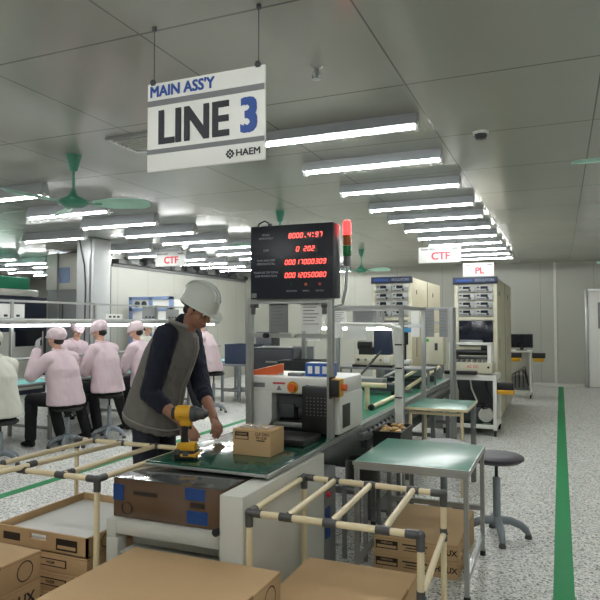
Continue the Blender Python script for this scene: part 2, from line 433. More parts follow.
# ------------------------------------------------------------------ hanging signs
y = 2.4
t = thing('line_sign', 'large white hanging sign reading MAIN ASS\'Y LINE 3', 'sign', (-1.48, y, 2.2))
obj('board', MB().box(-1.79, -1.17, y, y+.012, 2.205, 2.625, bev=.003), M['white'], t)
lt = MB()
lt.box(-1.787, -1.173, y-.0022, y, 2.515, 2.542, 2); lt.box(-1.787, -1.173, y-.0022, y, 2.288, 2.31, 2)
lt.text("MAIN ASS'Y", (-1.60, y, 2.581), X3, Z3, .072, 1, xs=.95, fat=.035)
lt.text('LINE', (-1.54, y, 2.402), X3, Z3, .222, 0, xs=.86, fat=.032)
lt.text('3', (-1.248, y, 2.403), X3, Z3, .21, 1, xs=.88, fat=.045)
lt.text('HAEM', (-1.252, y, 2.247), X3, Z3, .042, 0, xs=1.1, fat=.03)
cx, cz = -1.343, 2.247
for a, b in ((0, 1), (0, -1), (1, 0), (-1, 0), (0, 0), (.62, .62), (-.62, .62), (.62, -.62), (-.62, -.62)):
    lt.box(cx+a*.016-.005, cx+a*.016+.005, y-.002, y, cz+b*.016-.005, cz+b*.016+.005, 0)
obj('lettering', lt, [M['ink'], M['blue'], M['greyband']], t)
for x in (-1.757, -1.205):
    obj('hanging_wire', MB().cyl((x, y+.006, 2.62), (x, y+.006, HC-.001), .0022, n=6).cyl((x, y+.006, HC-.02), (x, y+.006, HC-.001), .011).lathe([(.01, -.012), (.016, 0), (.01, .012)], (x, y-.002, 2.628)), M['dark'], t)
M['signboard'] = pm('sign_board', (205, 205, 203), .5)
def small_sign(x0, x1, y, z0, z1, word, lab):
    t = thing('station_sign', lab, 'sign', ((x0+x1)/2, y, z0), 'hanging station signs')
    cx, W, Hh = (x0+x1)/2, x1-x0, z1-z0
    obj('board', MB().box(x0, x1, y, y+.012, z0, z1, bev=.002), M['signboard'], t)
    b = MB(); b.text(word, (cx+.02, y, z0+Hh*.4), X3, Z3, Hh*.66, 0, xs=1.0, fat=.04)
    b.text('MAIN ASSY', (x0+W*.06, y, z1-Hh*.16), X3, Z3, Hh*.17, 1, xs=1.1, align='LEFT', fat=.03)
    b.text('HAEM', (x1-W*.06, y, z1-Hh*.16), X3, Z3, Hh*.17, 1, align='RIGHT', fat=.03)
    obj('lettering', b, [M['red'], M['ink']], t)
    for x in (x0+.06, x1-.06): obj('hanging_wire', MB().cyl((x, y+.006, z1-.01), (x, y+.006, HC-.001), .003, n=5), M['dark'], t)
small_sign(-2.145, -1.465, 10.2, 2.47, 2.73, 'CTF', 'white CTF sign hanging over the right-hand test line')
small_sign(-1.68, -1.12, 12.0, 2.36, 2.61, 'PL', 'white PL sign hanging behind the blue-topped rack')
small_sign(-7.02, -6.36, 9.7, 2.54, 2.81, 'CTF', 'white CTF sign hanging at left above the helmet')
# ================================================================== cardboard boxes
def closed_box(x0, x1, y0, y1, z0, z1, lab, right=None, front=None, left=None, group='cardboard boxes', tab=True):
    """a die-cut lidded carton; right/front are lists of marks"""
    b = MB(); b.box(x0, x1, y0, y1, z0, z1, 0, bev=.004)
    o = tag(obj('cardboard_box', b, [M['card'], M['print']]), lab, 'box', group)
    s = MB()   # lid joints: seam line round the lid edge plus tuck tabs
    s.box(x0-.0008, x1+.0008, y0-.0008, y1+.0008, z1-.012, z1-.0105, 0)
    if tab:
        s.box(x1-.004, x1+.0015, y0+(y1-y0)*.30, y0+(y1-y0)*.66, z1-.016, z1+.0012, 0)
    obj('lid_tab', s, M['card_in'], o)
    p = MB(); W, D, H = x1-x0, y1-y0, z1-z0
    def ring(o_, r_, u_, R, th=.12):
        n = 28; o_ = V(o_); nn = r_.cross(u_)*.0012; vs = []
        for i in range(n):
            a = 2*PI*i/n; dd = r_*math.cos(a)+u_*math.sin(a); vs += [o_+dd*R+nn, o_+dd*R*(1-th)+nn]
        p.add(vs, [(2*i, 2*i+1, (2*i+3) % (2*n), (2*i+2) % (2*n)) for i in range(n)], 0)
    def quad(o_, r_, u_, w_, h_, mi=0, dd=.0010):
        o_ = V(o_)+r_.cross(u_)*dd
        p.add([o_-r_*w_/2-u_*h_/2, o_+r_*w_/2-u_*h_/2, o_+r_*w_/2+u_*h_/2, o_-r_*w_/2+u_*h_/2], [(0, 1, 2, 3)], mi)
    for kind, f in (right or []):
        c = V((x1, y0+D*f, (z0+z1)/2))
        if kind == 'ring': ring(c, Y3, Z3, H*.36)
        elif kind == 'lux': p.text('HILUX', c, Y3, Z3, H*.52, 0, bold=.03)
        elif kind == 'lines':
            for j in range(3): quad(c+Z3*H*(.18-.18*j), Y3, Z3, D*.18, H*.06)
    for kind, f in (front or []):
        c = V((x0+W*f, y0, (z0+z1)/2))
        if kind == 'ring': ring(c, X3, Z3, H*.34)
        elif kind == 'label':
            quad(c, X3, Z3, W*.27, H*.5); quad(c-Z3*H*.1, X3, Z3, W*.24, H*.16, 1, .0016); p.text('HAESUNG', c+Z3*H*.12, X3, Z3, H*.16, 1, bold=.02, depth=.0018)
        elif kind == 'lux': p.text('HILUX', c, X3, Z3, H*.46, 0, bold=.03)
        elif kind == 'lines':
            quad(c+Z3*H*.14, X3, Z3, W*.3, H*.09); quad(c-Z3*H*.04, X3, Z3, W*.22, H*.07)
            quad(c-Z3*H*.2, X3, Z3, W*.27, H*.05)
        elif kind == 'window': quad(c, X3, Z3, W*.34, H*.42); quad(c, X3, Z3, W*.31, H*.3, 1, .0016); p.text('HAEM', c, X3, Z3, H*.22, 0, bold=.03, depth=.002)
    if p.v: obj('print', p, [M['print'], M['card']], o)
    return o
# stack nearest the camera at bottom centre
for i, (z0, z1) in enumerate(((0, .15), (.151, .3), (.301, .45))):
    closed_box(-1.85, -1.10, 1.66, 2.415, z0, z1, ['brown cardboard box at floor level, bottom of the front centre stack', 'brown cardboard box in the middle of the front centre stack', 'large brown cardboard box on top of the front centre stack, printed circle on its side'][i], right=[('ring', .86), ('lux', .4)], front=[('label', .5)])
# stack at bottom left corner
for i, (z0, z1) in enumerate(((0, .133), (.134, .268), (.269, .402))):
    closed_box(-3.02, -2.325, 1.62, 2.315, z0, z1, ['brown cardboard box at floor level, bottom of the lower left corner stack', 'brown cardboard box with printed capitals, middle of the lower left corner stack', 'brown cardboard box with printed circle, topmost in the lower left corner stack'][i], right=[[('lux', .78)], [('lux', .8)], [('ring', .86)]][i], front=[('label', .5)])
# below the right pipe rack
for i, (z0, z1) in enumerate(((0, .15), (.151, .3))):
    closed_box(-1.2, -.645, 2.425, 2.985, z0, z1, ['lower brown cardboard box of the pair inside the right pipe rack', 'upper brown cardboard box of the pair inside the right pipe rack'][i], right=[('lux', .4)], front=[('label', .5)])
# below the green front table
for i, (z0, z1) in enumerate(((0, .1), (.101, .2))):
    closed_box(-1.07, -.565, 3.72, 4.45, z0, z1, ['lower brown cardboard box on the floor under the near green table', 'upper brown cardboard box under the near green table'][i], front=[('label', .16), ('lines', .5), ('lux', .86)], right=[('ring', .2)])
# three closed boxes with an open tray of white sheets on top, inside the left rack
for i in range(3):
    closed_box(-2.86, -2.225, 2.52, 3.2, i*.1, i*.1+.099, ['bottom closed brown box under the open tray in the left pipe rack', 'middle closed brown box under the open tray in the left pipe rack', 'upper closed brown box directly beneath the open tray'][i], front=[('window', .62)], right=[('ring', .3)], tab=False)
t = thing('cardboard_tray', 'open shallow cardboard tray with hand hole, top of the stack in the left rack', 'tray', (-2.54, 2.86, .3))
x0, x1, y0, y1, z0, z1 = -2.86, -2.225, 2.52, 3.2, .3, .4
bt = MB(); bt.box(x0, x1, y0, y1, z0, z0+.006)
for a in ((x0, x0+.012, y0, y1), (x1-.012, x1, y0, y1), (x0, x1, y1-.012, y1)): bt.box(a[0], a[1], a[2], a[3], z0, z1)
hx0, hx1 = -2.61, -2.50        # hand hole in the front wall
bt.box(x0, hx0, y0, y0+.012, z0, z1); bt.box(hx1, x1, y0, y0+.012, z0, z1); bt.box(hx0, hx1, y0, y0+.012, z0, z0+.052); bt.box(hx0, hx1, y0, y0+.012, z0+.082, z1)
obj('tray_body', bt, M['card'], t)
lb = MB(); lb.box(-2.43, -2.29, y0-.0012, y0, z0+.018, z0+.078, 0); lb.box(-2.42, -2.30, y0-.0018, y0, z0+.028, z0+.045, 1)
lb.box(-2.80, -2.68, y0-.0012, y0, z0+.03, z0+.07, 0)
n = 26; vs = []
for i in range(n):
    a = 2*PI*i/n
    for R in (.036, .031): vs.append((x1+.0012, 2.66+R*math.cos(a), z0+.05+R*math.sin(a)))
lb.add(vs, [(2*i, 2*i+1, (2*i+3) % (2*n), (2*i+2) % (2*n)) for i in range(n)], 0)
obj('print', lb, [M['print'], M['card']], t)
sh = MB(); sh.box(x0+.016, x1-.016, y0+.02, y1-.016, z0+.008, z0+.062, bev=.006)
tag(obj('paper_sheet_stack', sh, M['paper']), 'white paper-wrapped contents lying in the open cardboard tray', 'sheets')

# ================================================================== ivory pipe racks
PR = .0145
def pipe(parent, p0, p1, name='rail'): return obj(name, MB().cyl(p0, p1, PR, n=14), M['ivory'], parent)
def joint(parent, p, d, L=.03):
    p = V(p); d = V(d).normalized(); b = MB().cyl(p-d*L, p+d*L, PR+.0035, n=14)
    u = d.orthogonal().normalized(); b.cyl(p+u*(PR+.003), p+u*(PR+.009), .005, n=8)
    return obj('joint', b, M['joint'], parent)
def elbow(parent, p, dirs, L=.06):
    b = MB(); p = V(p); b.ell(p, (PR+.006,)*3, n=12)
    for d in dirs: b.cyl(p, p+V(d).normalized()*L, PR+.0035, n=14)
    return obj('corner_joint', b, M['joint'], parent)
zt = .665
t = thing('pipe_rack', 'ivory pipe rack with grey joints at front right around a cardboard box', 'rack', (-.9, 2.8, 0), 'ivory pipe racks')
FL, BL, FR, BR = V((-1.268, 2.45, zt)), V((-1.283, 3.12, zt)), V((-.515, 2.45, zt)), V((-.535, 3.08, zt))
for p in (FL, BL, FR, BR): pipe(t, (p.x, p.y, 0), p, 'leg')
pipe(t, FL, FR); pipe(t, BL, BR)
for i, f in enumerate((0, .235, .5, .8)):
    a, b = FL.lerp(FR, f), BL.lerp(BR, f); a = a+Z3*.0; pipe(t, a, b)
    if f: joint(t, a, (1, 0, 0)); joint(t, b, (1, 0, 0))
elbow(t, FL, ((1, 0, 0), (0, 1, 0), (0, 0, -1))); elbow(t, BL, ((1, 0, 0), (0, -1, 0), (0, 0, -1)))
elbow(t, FR, ((-1, 0, 0), (0, 0, -1))); elbow(t, BR, ((-1, 0, 0), (0, 0, -1)))
a, b = V((FR.x, FR.y, .42)), V((BR.x, BR.y, .47)); pipe(t, a, b); joint(t, a, (0, 0, 1)); joint(t, b, (0, 0, 1))

zt = .72
t = thing('pipe_rack', 'ivory pipe rack with grey joints at left above the open cardboard tray', 'rack', (-2.6, 2.9, 0), 'ivory pipe racks')
FR, BR, BL = V((-2.128, 2.475, zt)), V((-2.128, 3.27, zt)), V((-2.985, 3.27, zt)); FLx = V((-3.6, 2.475, zt))
pipe(t, (FR.x, FR.y, 0), FR, 'leg'); pipe(t, (BL.x, BL.y, 0), BL, 'leg'); pipe(t, (FLx.x, FLx.y, 0), FLx, 'leg'); pipe(t, (BR.x, BR.y, 0), BR, 'leg')
pipe(t, FLx, FR); pipe(t, BL, BR)
for x, y0 in ((-2.85, 2.475), (-2.62, 1.95), (-2.36, 2.475), (-2.128, 2.475)):
    a, b = V((x, y0, zt+(.0 if y0 > 2 else .029))), V((x, 3.27, zt)); pipe(t, a, b)
    if x < -2.2: joint(t, (x, 2.475, zt), (1, 0, 0)); joint(t, b, (1, 0, 0)); joint(t, (x, 2.475+.06, zt+(.02 if y0 < 2 else 0)), (0, 1, 0), .025)
a = V((-2.62, 1.95, 0)); pipe(t, a, (a.x, a.y, zt+.029), 'leg'); elbow(t, (a.x, a.y, zt+.029), ((0, 1, 0), (0, 0, -1)))
elbow(t, FR, ((-1, 0, 0), (0, 1, 0), (0, 0, -1))); elbow(t, BL, ((1, 0, 0), (0, 0, -1))); elbow(t, BR, ((-1, 0, 0), (0, -1, 0), (0, 0, -1))); elbow(t, FLx, ((1, 0, 0), (0, 0, -1)))

# ================================================================== end station: white cabinet, green top, cantilevered frame
t = thing('packing_station', 'off-white packing station with green mat top at end of conveyor', 'workstation', (-1.7, 3.4, 0))
b = MB(); b.box(-1.43, -1.31, 2.47, 3.5, 0, .72, bev=.005)
obj('side_panel', b, M['offwhite'], t)
b = MB(); b.box(-2.04, -1.43, 3.2, 3.3, .0, .7); obj('inner_panel', b, M['dark'], t)
b = MB(); b.box(-2.09, -2.03, 2.5, 3.7, .44, .525, bev=.004); b.box(-2.03, -1.43, 2.5, 2.56, .46, .525, bev=.004)
b.box(-2.09, -2.02, 2.5, 2.57, .30, .44, bev=.004); b.box(-2.02, -1.43, 2.62, 2.66, .38, .42); b.box(-2.02, -1.43, 2.76, 2.8, .38, .42); b.box(-2.02, -1.43, 2.52, 3.2, .36, .37)
obj('cantilever_frame', b, M['offwhite'], t)
for p in ((-2.06, 3.55), (-2.06, 4.28)): obj('leg', MB().box(p[0]-.03, p[0]+.03, p[1]-.03, p[1]+.03, 0, .73, bev=.004), M['offwhite'], t)
b = MB(); b.box(-2.06, -1.335, 2.77, 4.33, .742, .76, bev=.008); obj('worktop', b, M['greendk'], t)
b = MB(); b.box(-1.345, -1.325, 2.765, 4.33, .728, .752, bev=.003); b.box(-2.05, -1.335, 2.757, 2.772, .736, .75, bev=.003); obj('edge_trim', b, M['alu'], t)
obj('bolt', MB().cyl((-1.445, 2.46, .55), (-1.445, 2.485, .55), .018), M['rubber'], t)
# control box at the cabinet's back end
t = thing('control_box', 'grey control box with red and green buttons beside the white cabinet', 'control box', (-1.35, 3.62, .0))
obj('housing', MB().box(-1.43, -1.315, 3.505, 3.72, 0, .60, bev=.006), M['grey'], t)
obj('red_button', MB().cyl((-1.36, 3.506, .45), (-1.36, 3.485, .45), .016), pm('red_button', (220, 40, 40), .35), t)
obj('red_button', MB().cyl((-1.315, 3.56, .46), (-1.292, 3.56, .46), .017), M['red'], t)
obj('green_button', MB().cyl((-1.315, 3.62, .50), (-1.3, 3.62, .50), .012), M['green'], t)
obj('blue_panel', MB().box(-1.316, -1.308, 3.53, 3.60, .2, .38), M['blue'], t)
# wrapped carton on the frame
t = thing('wrapped_box', 'film-wrapped brown carton with blue tape lying on the station\'s front frame', 'box', (-1.76, 2.8, .526))
obj('carton', MB().box(-2.085, -1.45, 2.545, 3.1, .527, .718, bev=.006), M['filmbox'], t)
obj('wrap_film', MB().box(-2.088, -1.447, 2.543, 3.1, .7185, .7215, bev=.001), M['film'], t)
for x0, x1, z0, z1 in ((-2.083, -2.02, .61, .69), (-1.66, -1.55, .655, .712), (-1.65, -1.535, .545, .605)): obj('blue_tape', MB().box(x0, x1, 2.5415, 2.546, z0, z1), M['bluetape'], t)
b = MB(); b.box(-1.63, -1.55, 2.5415, 2.546, .62, .645); b.box(-1.96, -1.82, 2.5425, 2.546, .645, .665)
for i in range(16):
    a = 2*PI*i/16; b.cyl((-2.0+.03*math.cos(a), 2.5428, .575+.03*math.sin(a)), (-2.0+.03*math.cos(a+.4), 2.5428, .575+.03*math.sin(a+.4)), .0022, n=4)
obj('print', b, M['print'], t)

# small carton on the green top
o = closed_box(-1.70, -1.465, 3.08, 3.26, .761, .905, 'small brown carton with printed label standing on the green mat top', tab=False)
o.rotation_euler.z = 0
p = MB()
c = V((-1.64, 3.08, .865)); p.box(-1.685, -1.60, 3.0785, 3.08, .848, .89, 0); p.box(-1.68, -1.605, 3.0775, 3.0785, .852, .867, 1); p.text('HAESUNG', (-1.642, 3.0775, .879), X3, Z3, .014, 1, bold=.02)
p.text('CLF ORG', (-1.515, 3.0785, .882), X3, Z3, .022, 0, bold=.02); p.text('W-1230', (-1.52, 3.0785, .862), X3, Z3, .02, 0, bold=.02); p.box(-1.55, -1.5, 3.0785, 3.08, .844, .85, 0)
obj('print', p, [M['print'], M['card']], o)
fb = MB()
for i in range(4): fb.ell((-1.655+.045*i, 3.16+.02*(i % 2), .907), (.035, .05, .010), n=12)
tag(obj('clear_bag', fb, M['glass']), 'crumpled clear plastic bag lying on the small carton', 'bag')

# ================================================================== green-topped tables
def prof(b, p0, p1, w=.03, m=0):
    """square extrusion bar with centre grooves"""
    p0, p1 = V(p0), V(p1); d = (p1-p0); L = d.length; a = d.normalized()
    u = X3 if abs(a.x) < .9 else Y3; u = (u-a*u.dot(a)).normalized(); v = a.cross(u); h = w/2; g = w*.13; q = w*.10
    pts = []
    for k in range(4):
        c, s = math.cos(k*PI/2), math.sin(k*PI/2)
        for x, y in ((h, -h+.001), (h, -g), (h-q, -g), (h-q, g), (h, g), (h, h-.001)):
            pts.append(p0+u*(x*c-y*s)+v*(x*s+y*c))
    b.prism(pts, d, m); return b
t = thing('work_table', 'aluminium-framed table with green mat top beside the round stool', 'table', (-.78, 3.85, 0), 'green-topped tables')
x0, x1, y0, y1, z = -1.11, -.462, 3.44, 4.21, .70
obj('tabletop', MB().box(x0, x1, y0, y1, z-.012, z, bev=.003), M['green'], t)
obj('edge_strip', MB().box(x0-.003, x1+.003, y0-.004, y0, z-.02, z+.002).box(x1, x1+.004, y0-.003, y1, z-.02, z+.002), M['alu'], t)
for x, y in ((x0+.017, y0+.017), (x1-.017, y0+.017), (x0+.017, y1-.017), (x1-.017, y1-.017)):
    l = obj('leg', prof(MB(), (x, y, .03), (x, y, z-.045), .026), M['alu'], t)
    obj('foot', MB().cyl((x, y, 0), (x, y, .03), .018), M['rubber'], l)
for a, b in (((x0+.002, y0+.017), (x1-.002, y0+.017)), ((x0+.002, y1-.017), (x1-.002, y1-.017)), ((x0+.017, y0+.03), (x0+.017, y1-.03)), ((x1-.017, y0+.03), (x1-.017, y1-.03))):
    obj('apron', prof(MB(), (a[0], a[1], z-.029), (b[0], b[1], z-.029)), M['alu'], t)
obj('stretcher', prof(MB(), (x1-.017, y0+.03, .13), (x1-.017, y1-.03, .13)), M['alu'], t)
obj('stretcher', prof(MB(), (x0+.017, y0+.03, .13), (x0+.017, y1-.03, .13)), M['alu'], t)
obj('stretcher', prof(MB(), (x0+.03, y1-.017, .30), (x1-.03, y1-.017, .30)), M['alu'], t)

t = thing('work_table', 'smaller green-topped table on ivory pipe legs behind the near table', 'table', (-1.0, 5.8, 0), 'green-topped tables')
x0, x1, y0, y1, z = -1.27, -.74, 5.44, 6.14, .75
obj('tabletop', MB().box(x0, x1, y0, y1, z-.02, z, bev=.006), M['green'], t)
obj('edge_strip', MB().box(x0-.002, x1+.004, y0-.006, y0, z-.022, z+.002, bev=.002).box(x1, x1+.005, y0, y1, z-.022, z+.002), M['ivory'], t)
for x, y in ((x0+.03, y0+.06), (x1-.05, y0+.05), (x0+.05, y1-.08)): obj('leg', MB().cyl((x, y, 0), (x, y, z-.02), .0145), M['ivory'], t)
obj('leg', MB().box(x1-.05, x1-.005, y1-.1, y1-.05, 0, z-.02, bev=.003), M['grey'], t)
obj('rail', MB().cyl((x0+.03, y0+.05, z-.05), (x1-.05, y0+.05, z-.05), .0145), M['ivory'], t)

# ================================================================== stools
def stool(loc, h, lab, seatm='black', metal='stoolgrey', group=None, legs=4, a0=.3, seat_r=.185):
    x, y, _ = loc; t = thing('stool', lab, 'stool', loc, group)
    obj('seat', MB().lathe([(.05, h-.055), (seat_r-.03, h-.05), (seat_r, h-.03), (seat_r, h-.012), (seat_r-.02, h-.002), (seat_r*.6, h), (.001, h-.003)], (x, y, 0), n=32), M[seatm], t)
    obj('gas_rod', MB().cyl((x, y, h*.62), (x, y, h-.05), .012), M['black'], t)
    obj('column', MB().lathe([(.034, .085), (.034, .14), (.026, .145), (.026, h*.72), (.02, h*.73)], (x, y, 0), n=18), M[metal], t)
    for k in range(legs):
        a = a0+k*2*PI/legs; u = V((math.cos(a), math.sin(a), 0)); o = V((x, y, 0))
        l = obj('leg', MB().tube([o+u*.02+Z3*.12, o+u*.09+Z3*.118, o+u*.16+Z3*.09, o+u*.195+Z3*.06, o+u*.21+Z3*.03], [.03, .028, .026, .024, .019], n=10), M[metal], t)
        obj('foot_pad', MB().lathe([(.024, 0), (.025, .012), (.016, .034)], o+u*.21), M['joint'], l)
    return t
M['stoolseat'] = pm('dark_plum_vinyl', (62, 58, 66), .5, var=.1)
stool((-.425, 4.57, 0), .575, 'round stool with dark padded seat standing in the right aisle', 'stoolseat', a0=.25)
stool((-.82, 4.75, 0), .60, 'round stool with pale grey seat behind the near green table', 'grey', a0=.6)

# trolley with crates, behind the near table
t = thing('trolley', 'low grey trolley on castors behind the near green table', 'trolley', (-1.08, 4.55, 0))
for x in (-1.24, -1.06):
    for y in (4.32, 4.74):
        l = obj('post', MB().box(x-.012, x+.012, y-.012, y+.012, .08, .58), M['grey'], t)
        w = obj('castor', MB().cyl((x-.012, y, .035), (x+.012, y, .035), .035, n=16).box(x-.018, x+.018, y-.016, y+.016, .05, .085), M['rubber'], t)
obj('shelf', MB().box(-1.26, -1.04, 4.3, 4.76, .58, .6, bev=.003), M['grey'], t); obj('lower_shelf', MB().box(-1.26, -1.04, 4.3, 4.76, .16, .18, bev=.003), M['grey'], t)
def crate(name, x0, x1, y0, y1, z0, z1, mat, lab, cat='crate', w=.008, group=None):
    b = MB(); b.box(x0, x1, y0, y1, z0, z0+w)
    for a in ((x0, x0+w, y0, y1), (x1-w, x1, y0, y1), (x0+w, x1-w, y0, y0+w), (x0+w, x1-w, y1-w, y1)): b.box(a[0], a[1], a[2], a[3], z0, z1)
    b.box(x0-.006, x1+.006, y0-.006, y0, z1-.014, z1); b.box(x0-.006, x1+.006, y1, y1+.006, z1-.014, z1); b.box(x0-.006, x0, y0, y1, z1-.014, z1); b.box(x1, x1+.006, y0, y1, z1-.014, z1)
    return tag(obj(name, b, mat), lab, cat, group)
crate('crate', -1.25, -1.05, 4.34, 4.72, .601, .72, M['black'], 'black crate of amber parts on the low trolley beside conveyor')
b = MB()
for i in range(26): b.ell((-1.15+random.uniform(-.075, .075), 4.53+random.uniform(-.16, .16), .69+random.uniform(0, .03)), (.03, .02, .014), Matrix.Rotation(random.uniform(0, 3), 4, 'Z'), n=8)
tag(obj('amber_parts', b, M['amber']), 'heap of amber coloured small parts in the black crate', 'parts', kind='stuff')
b = MB(); b.lathe([(.10, 0), (.115, .01), (.115, .14), (.12, .15), (.105, .15), (.10, .02), (.001, .018)], (-1.215, 3.97, .45)); tag(obj('bucket', b, M['black']), 'round black bucket beside the conveyor behind the control box', 'bucket')
b = MB(); b.box(-1.30, -1.13, 3.78, 4.12, .43, .449, bev=.003)
for x, y in ((-1.285, 3.8), (-1.145, 3.8), (-1.285, 4.1), (-1.145, 4.1)): b.box(x-.012, x+.012, y-.012, y+.012, 0, .43)
tag(obj('bench_stand', b, M['grey']), 'small grey stand carrying the round black bucket', 'stand')
b = MB()
for i in range(5): b.ell((-1.28+.03*i, 3.815+.01*(i % 2), .47), (.028, .025, .022), n=10)
tag(obj('plastic_bag', b, M['paper']), 'white plastic bags bunched on the stand by the bucket', 'bag', kind='stuff')
# ================================================================== number display on aluminium posts
t = thing('display_stand', 'aluminium frame of two posts and crossbars carrying the black number display', 'frame', (-1.63, 3.75, .76))
yp = 3.74
for x in (-1.935, -1.355): obj('post', prof(MB(), (x, yp, .76), (x, yp, 1.66 if x < -1.5 else 1.70), .04), M['alu'], t)
for z in (1.635, 1.41): obj('crossbar', prof(MB(), (-1.915, yp, z), (-1.375, yp, z), .03), M['alu'], t)
for x in (-1.90, -1.39): obj('bracket', MB().box(x-.02, x+.02, yp-.03, yp+.03, 1.595, 1.62, bev=.004).box(x-.016, x+.016, yp-.02, yp-.016, 1.55, 1.6), M['joint'], t)
obj('knob', MB().cyl((-1.80, yp-.045, 1.41), (-1.80, yp-.016, 1.41), .018), M['rubber'], t); obj('knob', MB().cyl((-1.60, yp-.04, 1.415), (-1.60, yp-.016, 1.415), .015), M['offwhite'], t)
t = thing('number_display', 'black production board with glowing red digits between two posts', 'display', (-1.6, 3.78, 1.655))
x0, x1, y0, z0, z1 = -1.90, -1.315, 3.68, 1.652, 2.135
obj('case', MB().box(x0, x1, y0, y0+.14, z0, z1, bev=.006), pm('display_case', (28, 31, 44), .35), t)
tx = MB(); xl = x0+.115
rows_ = [('MODEL', 'DEPARTMENT', 2.06), ('LINE', None, 1.972), ('PLAN AND LOSS', '(PERSON/TOTAL)', 1.892), ('PLAN/CUR TOP TOTAL', '(LINE PRODUCTION)', 1.812)]
for a, b_, z in rows_:
    if b_: tx.text(a, (xl, y0, z+.013), X3, Z3, .019, 0, xs=.9); tx.text(b_, (xl, y0, z-.010), X3, Z3, .019, 0, xs=.9)
    else: tx.text(a, (xl, y0, z), X3, Z3, .019, 0)
for s, x in (('PREPARATION', -1.60), ('NORMAL', -1.50), ('STOP CALL', -1.405)): tx.text(s, (x, y0, 1.70), X3, Z3, .0135, 0, xs=.85)
obj('lettering', tx, pm('grey_print', (196, 200, 212), .6), t)
obj('maker_sticker', MB().box(x0+.008, x0+.045, y0-.0015, y0, 1.66, 1.69), M['grey'], t)
SEG = {'0': 'abcdef', '1': 'bc', '2': 'abged', '3': 'abgcd', '4': 'fgbc', '5': 'afgcd', '6': 'afgedc', '7': 'abc', '8': 'abcdefg', '9': 'abcfgd', '-': 'g'}
def digits(txt, xc, zc, h, wid, pitch):
    b = MB(); n = len(txt); X = xc-pitch*(n-1)/2; th_ = h*.13; sl = .18
    def q(xa, za, xb, zb):
        d = V((xb-xa, 0, zb-za)); L = d.length; d.normalize(); nn = V((-d.z, 0, d.x))
        pts = [V((xa, y0-.003, za))+d*th_*.3+nn*th_*.5, V((xa, y0-.003, za))+d*th_*.3-nn*th_*.5, V((xb, y0-.003, zb))-d*th_*.3-nn*th_*.5, V((xb, y0-.003, zb))-d*th_*.3+nn*th_*.5]
        b.prism(pts, (0, .003, 0))
    for ch in txt:
        if ch in '.:':
            b.box(X-pitch*.0-.003, X+.003, y0-.003, y0, zc-h/2, zc-h/2+.006)
            if ch == ':': b.box(X-.003, X+.003, y0-.003, y0, zc+h*.2, zc+h*.2+.006)
        elif ch != ' ':
            P = {k: (X+a*wid/2+sl*h/2*c, zc+c*h/2) for k, a, c in (('tl', -1, 1), ('tr', 1, 1), ('ml', -1, 0), ('mr', 1, 0), ('bl', -1, -1), ('br', 1, -1))}
            for sgm in SEG[ch]:
                a_, b_ = {'a': ('tl', 'tr'), 'b': ('tr', 'mr'), 'c': ('mr', 'br'), 'd': ('bl', 'br'), 'e': ('ml', 'bl'), 'f': ('tl', 'ml'), 'g': ('ml', 'mr')}[sgm]
                q(*P[a_], *P[b_])
        X += pitch
    return b
for txt, xc, z, n in (('8000.4:97', -1.505, 2.06, 9), ('0 202', -1.505, 1.972, 5), ('00017000309', -1.505, 1.888, 11), ('00012050080', -1.505, 1.803, 11)):
    wv = {9: .115, 5: .085, 11: .158}[n]
    wn = obj('digit_window', MB().box(-1.505-wv, -1.505+wv, y0-.0012, y0, z-.024, z+.024), M['ledoff'], t)
    obj('digits', digits(txt, xc, z, .029, .016, .0265), M['led'], wn)
for x, m in ((-1.60, 'greendk'), (-1.50, 'orange'), (-1.405, 'red')): obj('status_lamp', MB().cyl((x, y0-.008, 1.742), (x, y0, 1.742), .009), M[m], t)
obj('power_cable', MB().tube([(-1.885, 3.75, 2.13), (-1.87, 3.75, 2.165), (-1.83, 3.75, 2.18), (-1.80, 3.75, 2.165), (-1.79, 3.75, 2.135)], .006).cyl((-1.79, 3.75, 2.13), (-1.79, 3.75, 2.16), .014), M['black'], t)
# signal tower
t = thing('signal_tower', 'red, amber and green signal light tower right of the number display', 'signal light', (-1.335, 3.9, 1.62))
x, y = -1.283, 3.86
obj('pole', MB().tube([(x, y, 1.89), (x-.01, y, 1.72), (x-.035, y, 1.62), (x-.06, y-.06, 1.60), (x-.066, 3.755, 1.60)], .011), M['alu'], t)
obj('base_cup', MB().lathe([(.016, 1.865), (.026, 1.875), (.026, 1.93)], (x, y, 0)), M['grey'], t)
for nm, z0, z1, m in (('green_lens', 1.932, 2.0, 'tg'), ('amber_lens', 2.002, 2.07, 'ta'), ('red_lens', 2.072, 2.15, 'tr')):
    M[m] = {'tg': pm('green_lens', (20, 120, 62), .25), 'ta': pm('amber_lens', (176, 92, 30), .25), 'tr': pm('red_lens_lit', (255, 60, 60), .3, emit=1.2, ecol=(255, 50, 50))}[m]
    obj(nm, MB().lathe([(.026, z0), (.028, z0+.005), (.028, z1-.006), (.026, z1)], (x, y, 0)), M[m], t)
obj('cap', MB().lathe([(.026, 2.151), (.025, 2.162), (.012, 2.17), (.001, 2.171)], (x, y, 0)), M['tr'], t)
# pendant button box
t = thing('emergency_button_box', 'yellow and black emergency button box on the right post', 'button', (-1.30, 3.70, 1.05))
obj('housing', MB().box(-1.325, -1.265, 3.66, 3.74, 1.03, 1.145, bev=.008), M['yellow'], t)
obj('back_plate', MB().box(-1.334, -1.325, 3.65, 3.75, 1.02, 1.155, bev=.003), M['black'], t)
obj('side_cover', MB().box(-1.328, -1.268, 3.645, 3.662, 1.035, 1.14, bev=.006), M['black'], t)
obj('button', MB().cyl((-1.266, 3.70, 1.09), (-1.235, 3.70, 1.09), .022), M['orange'], t)
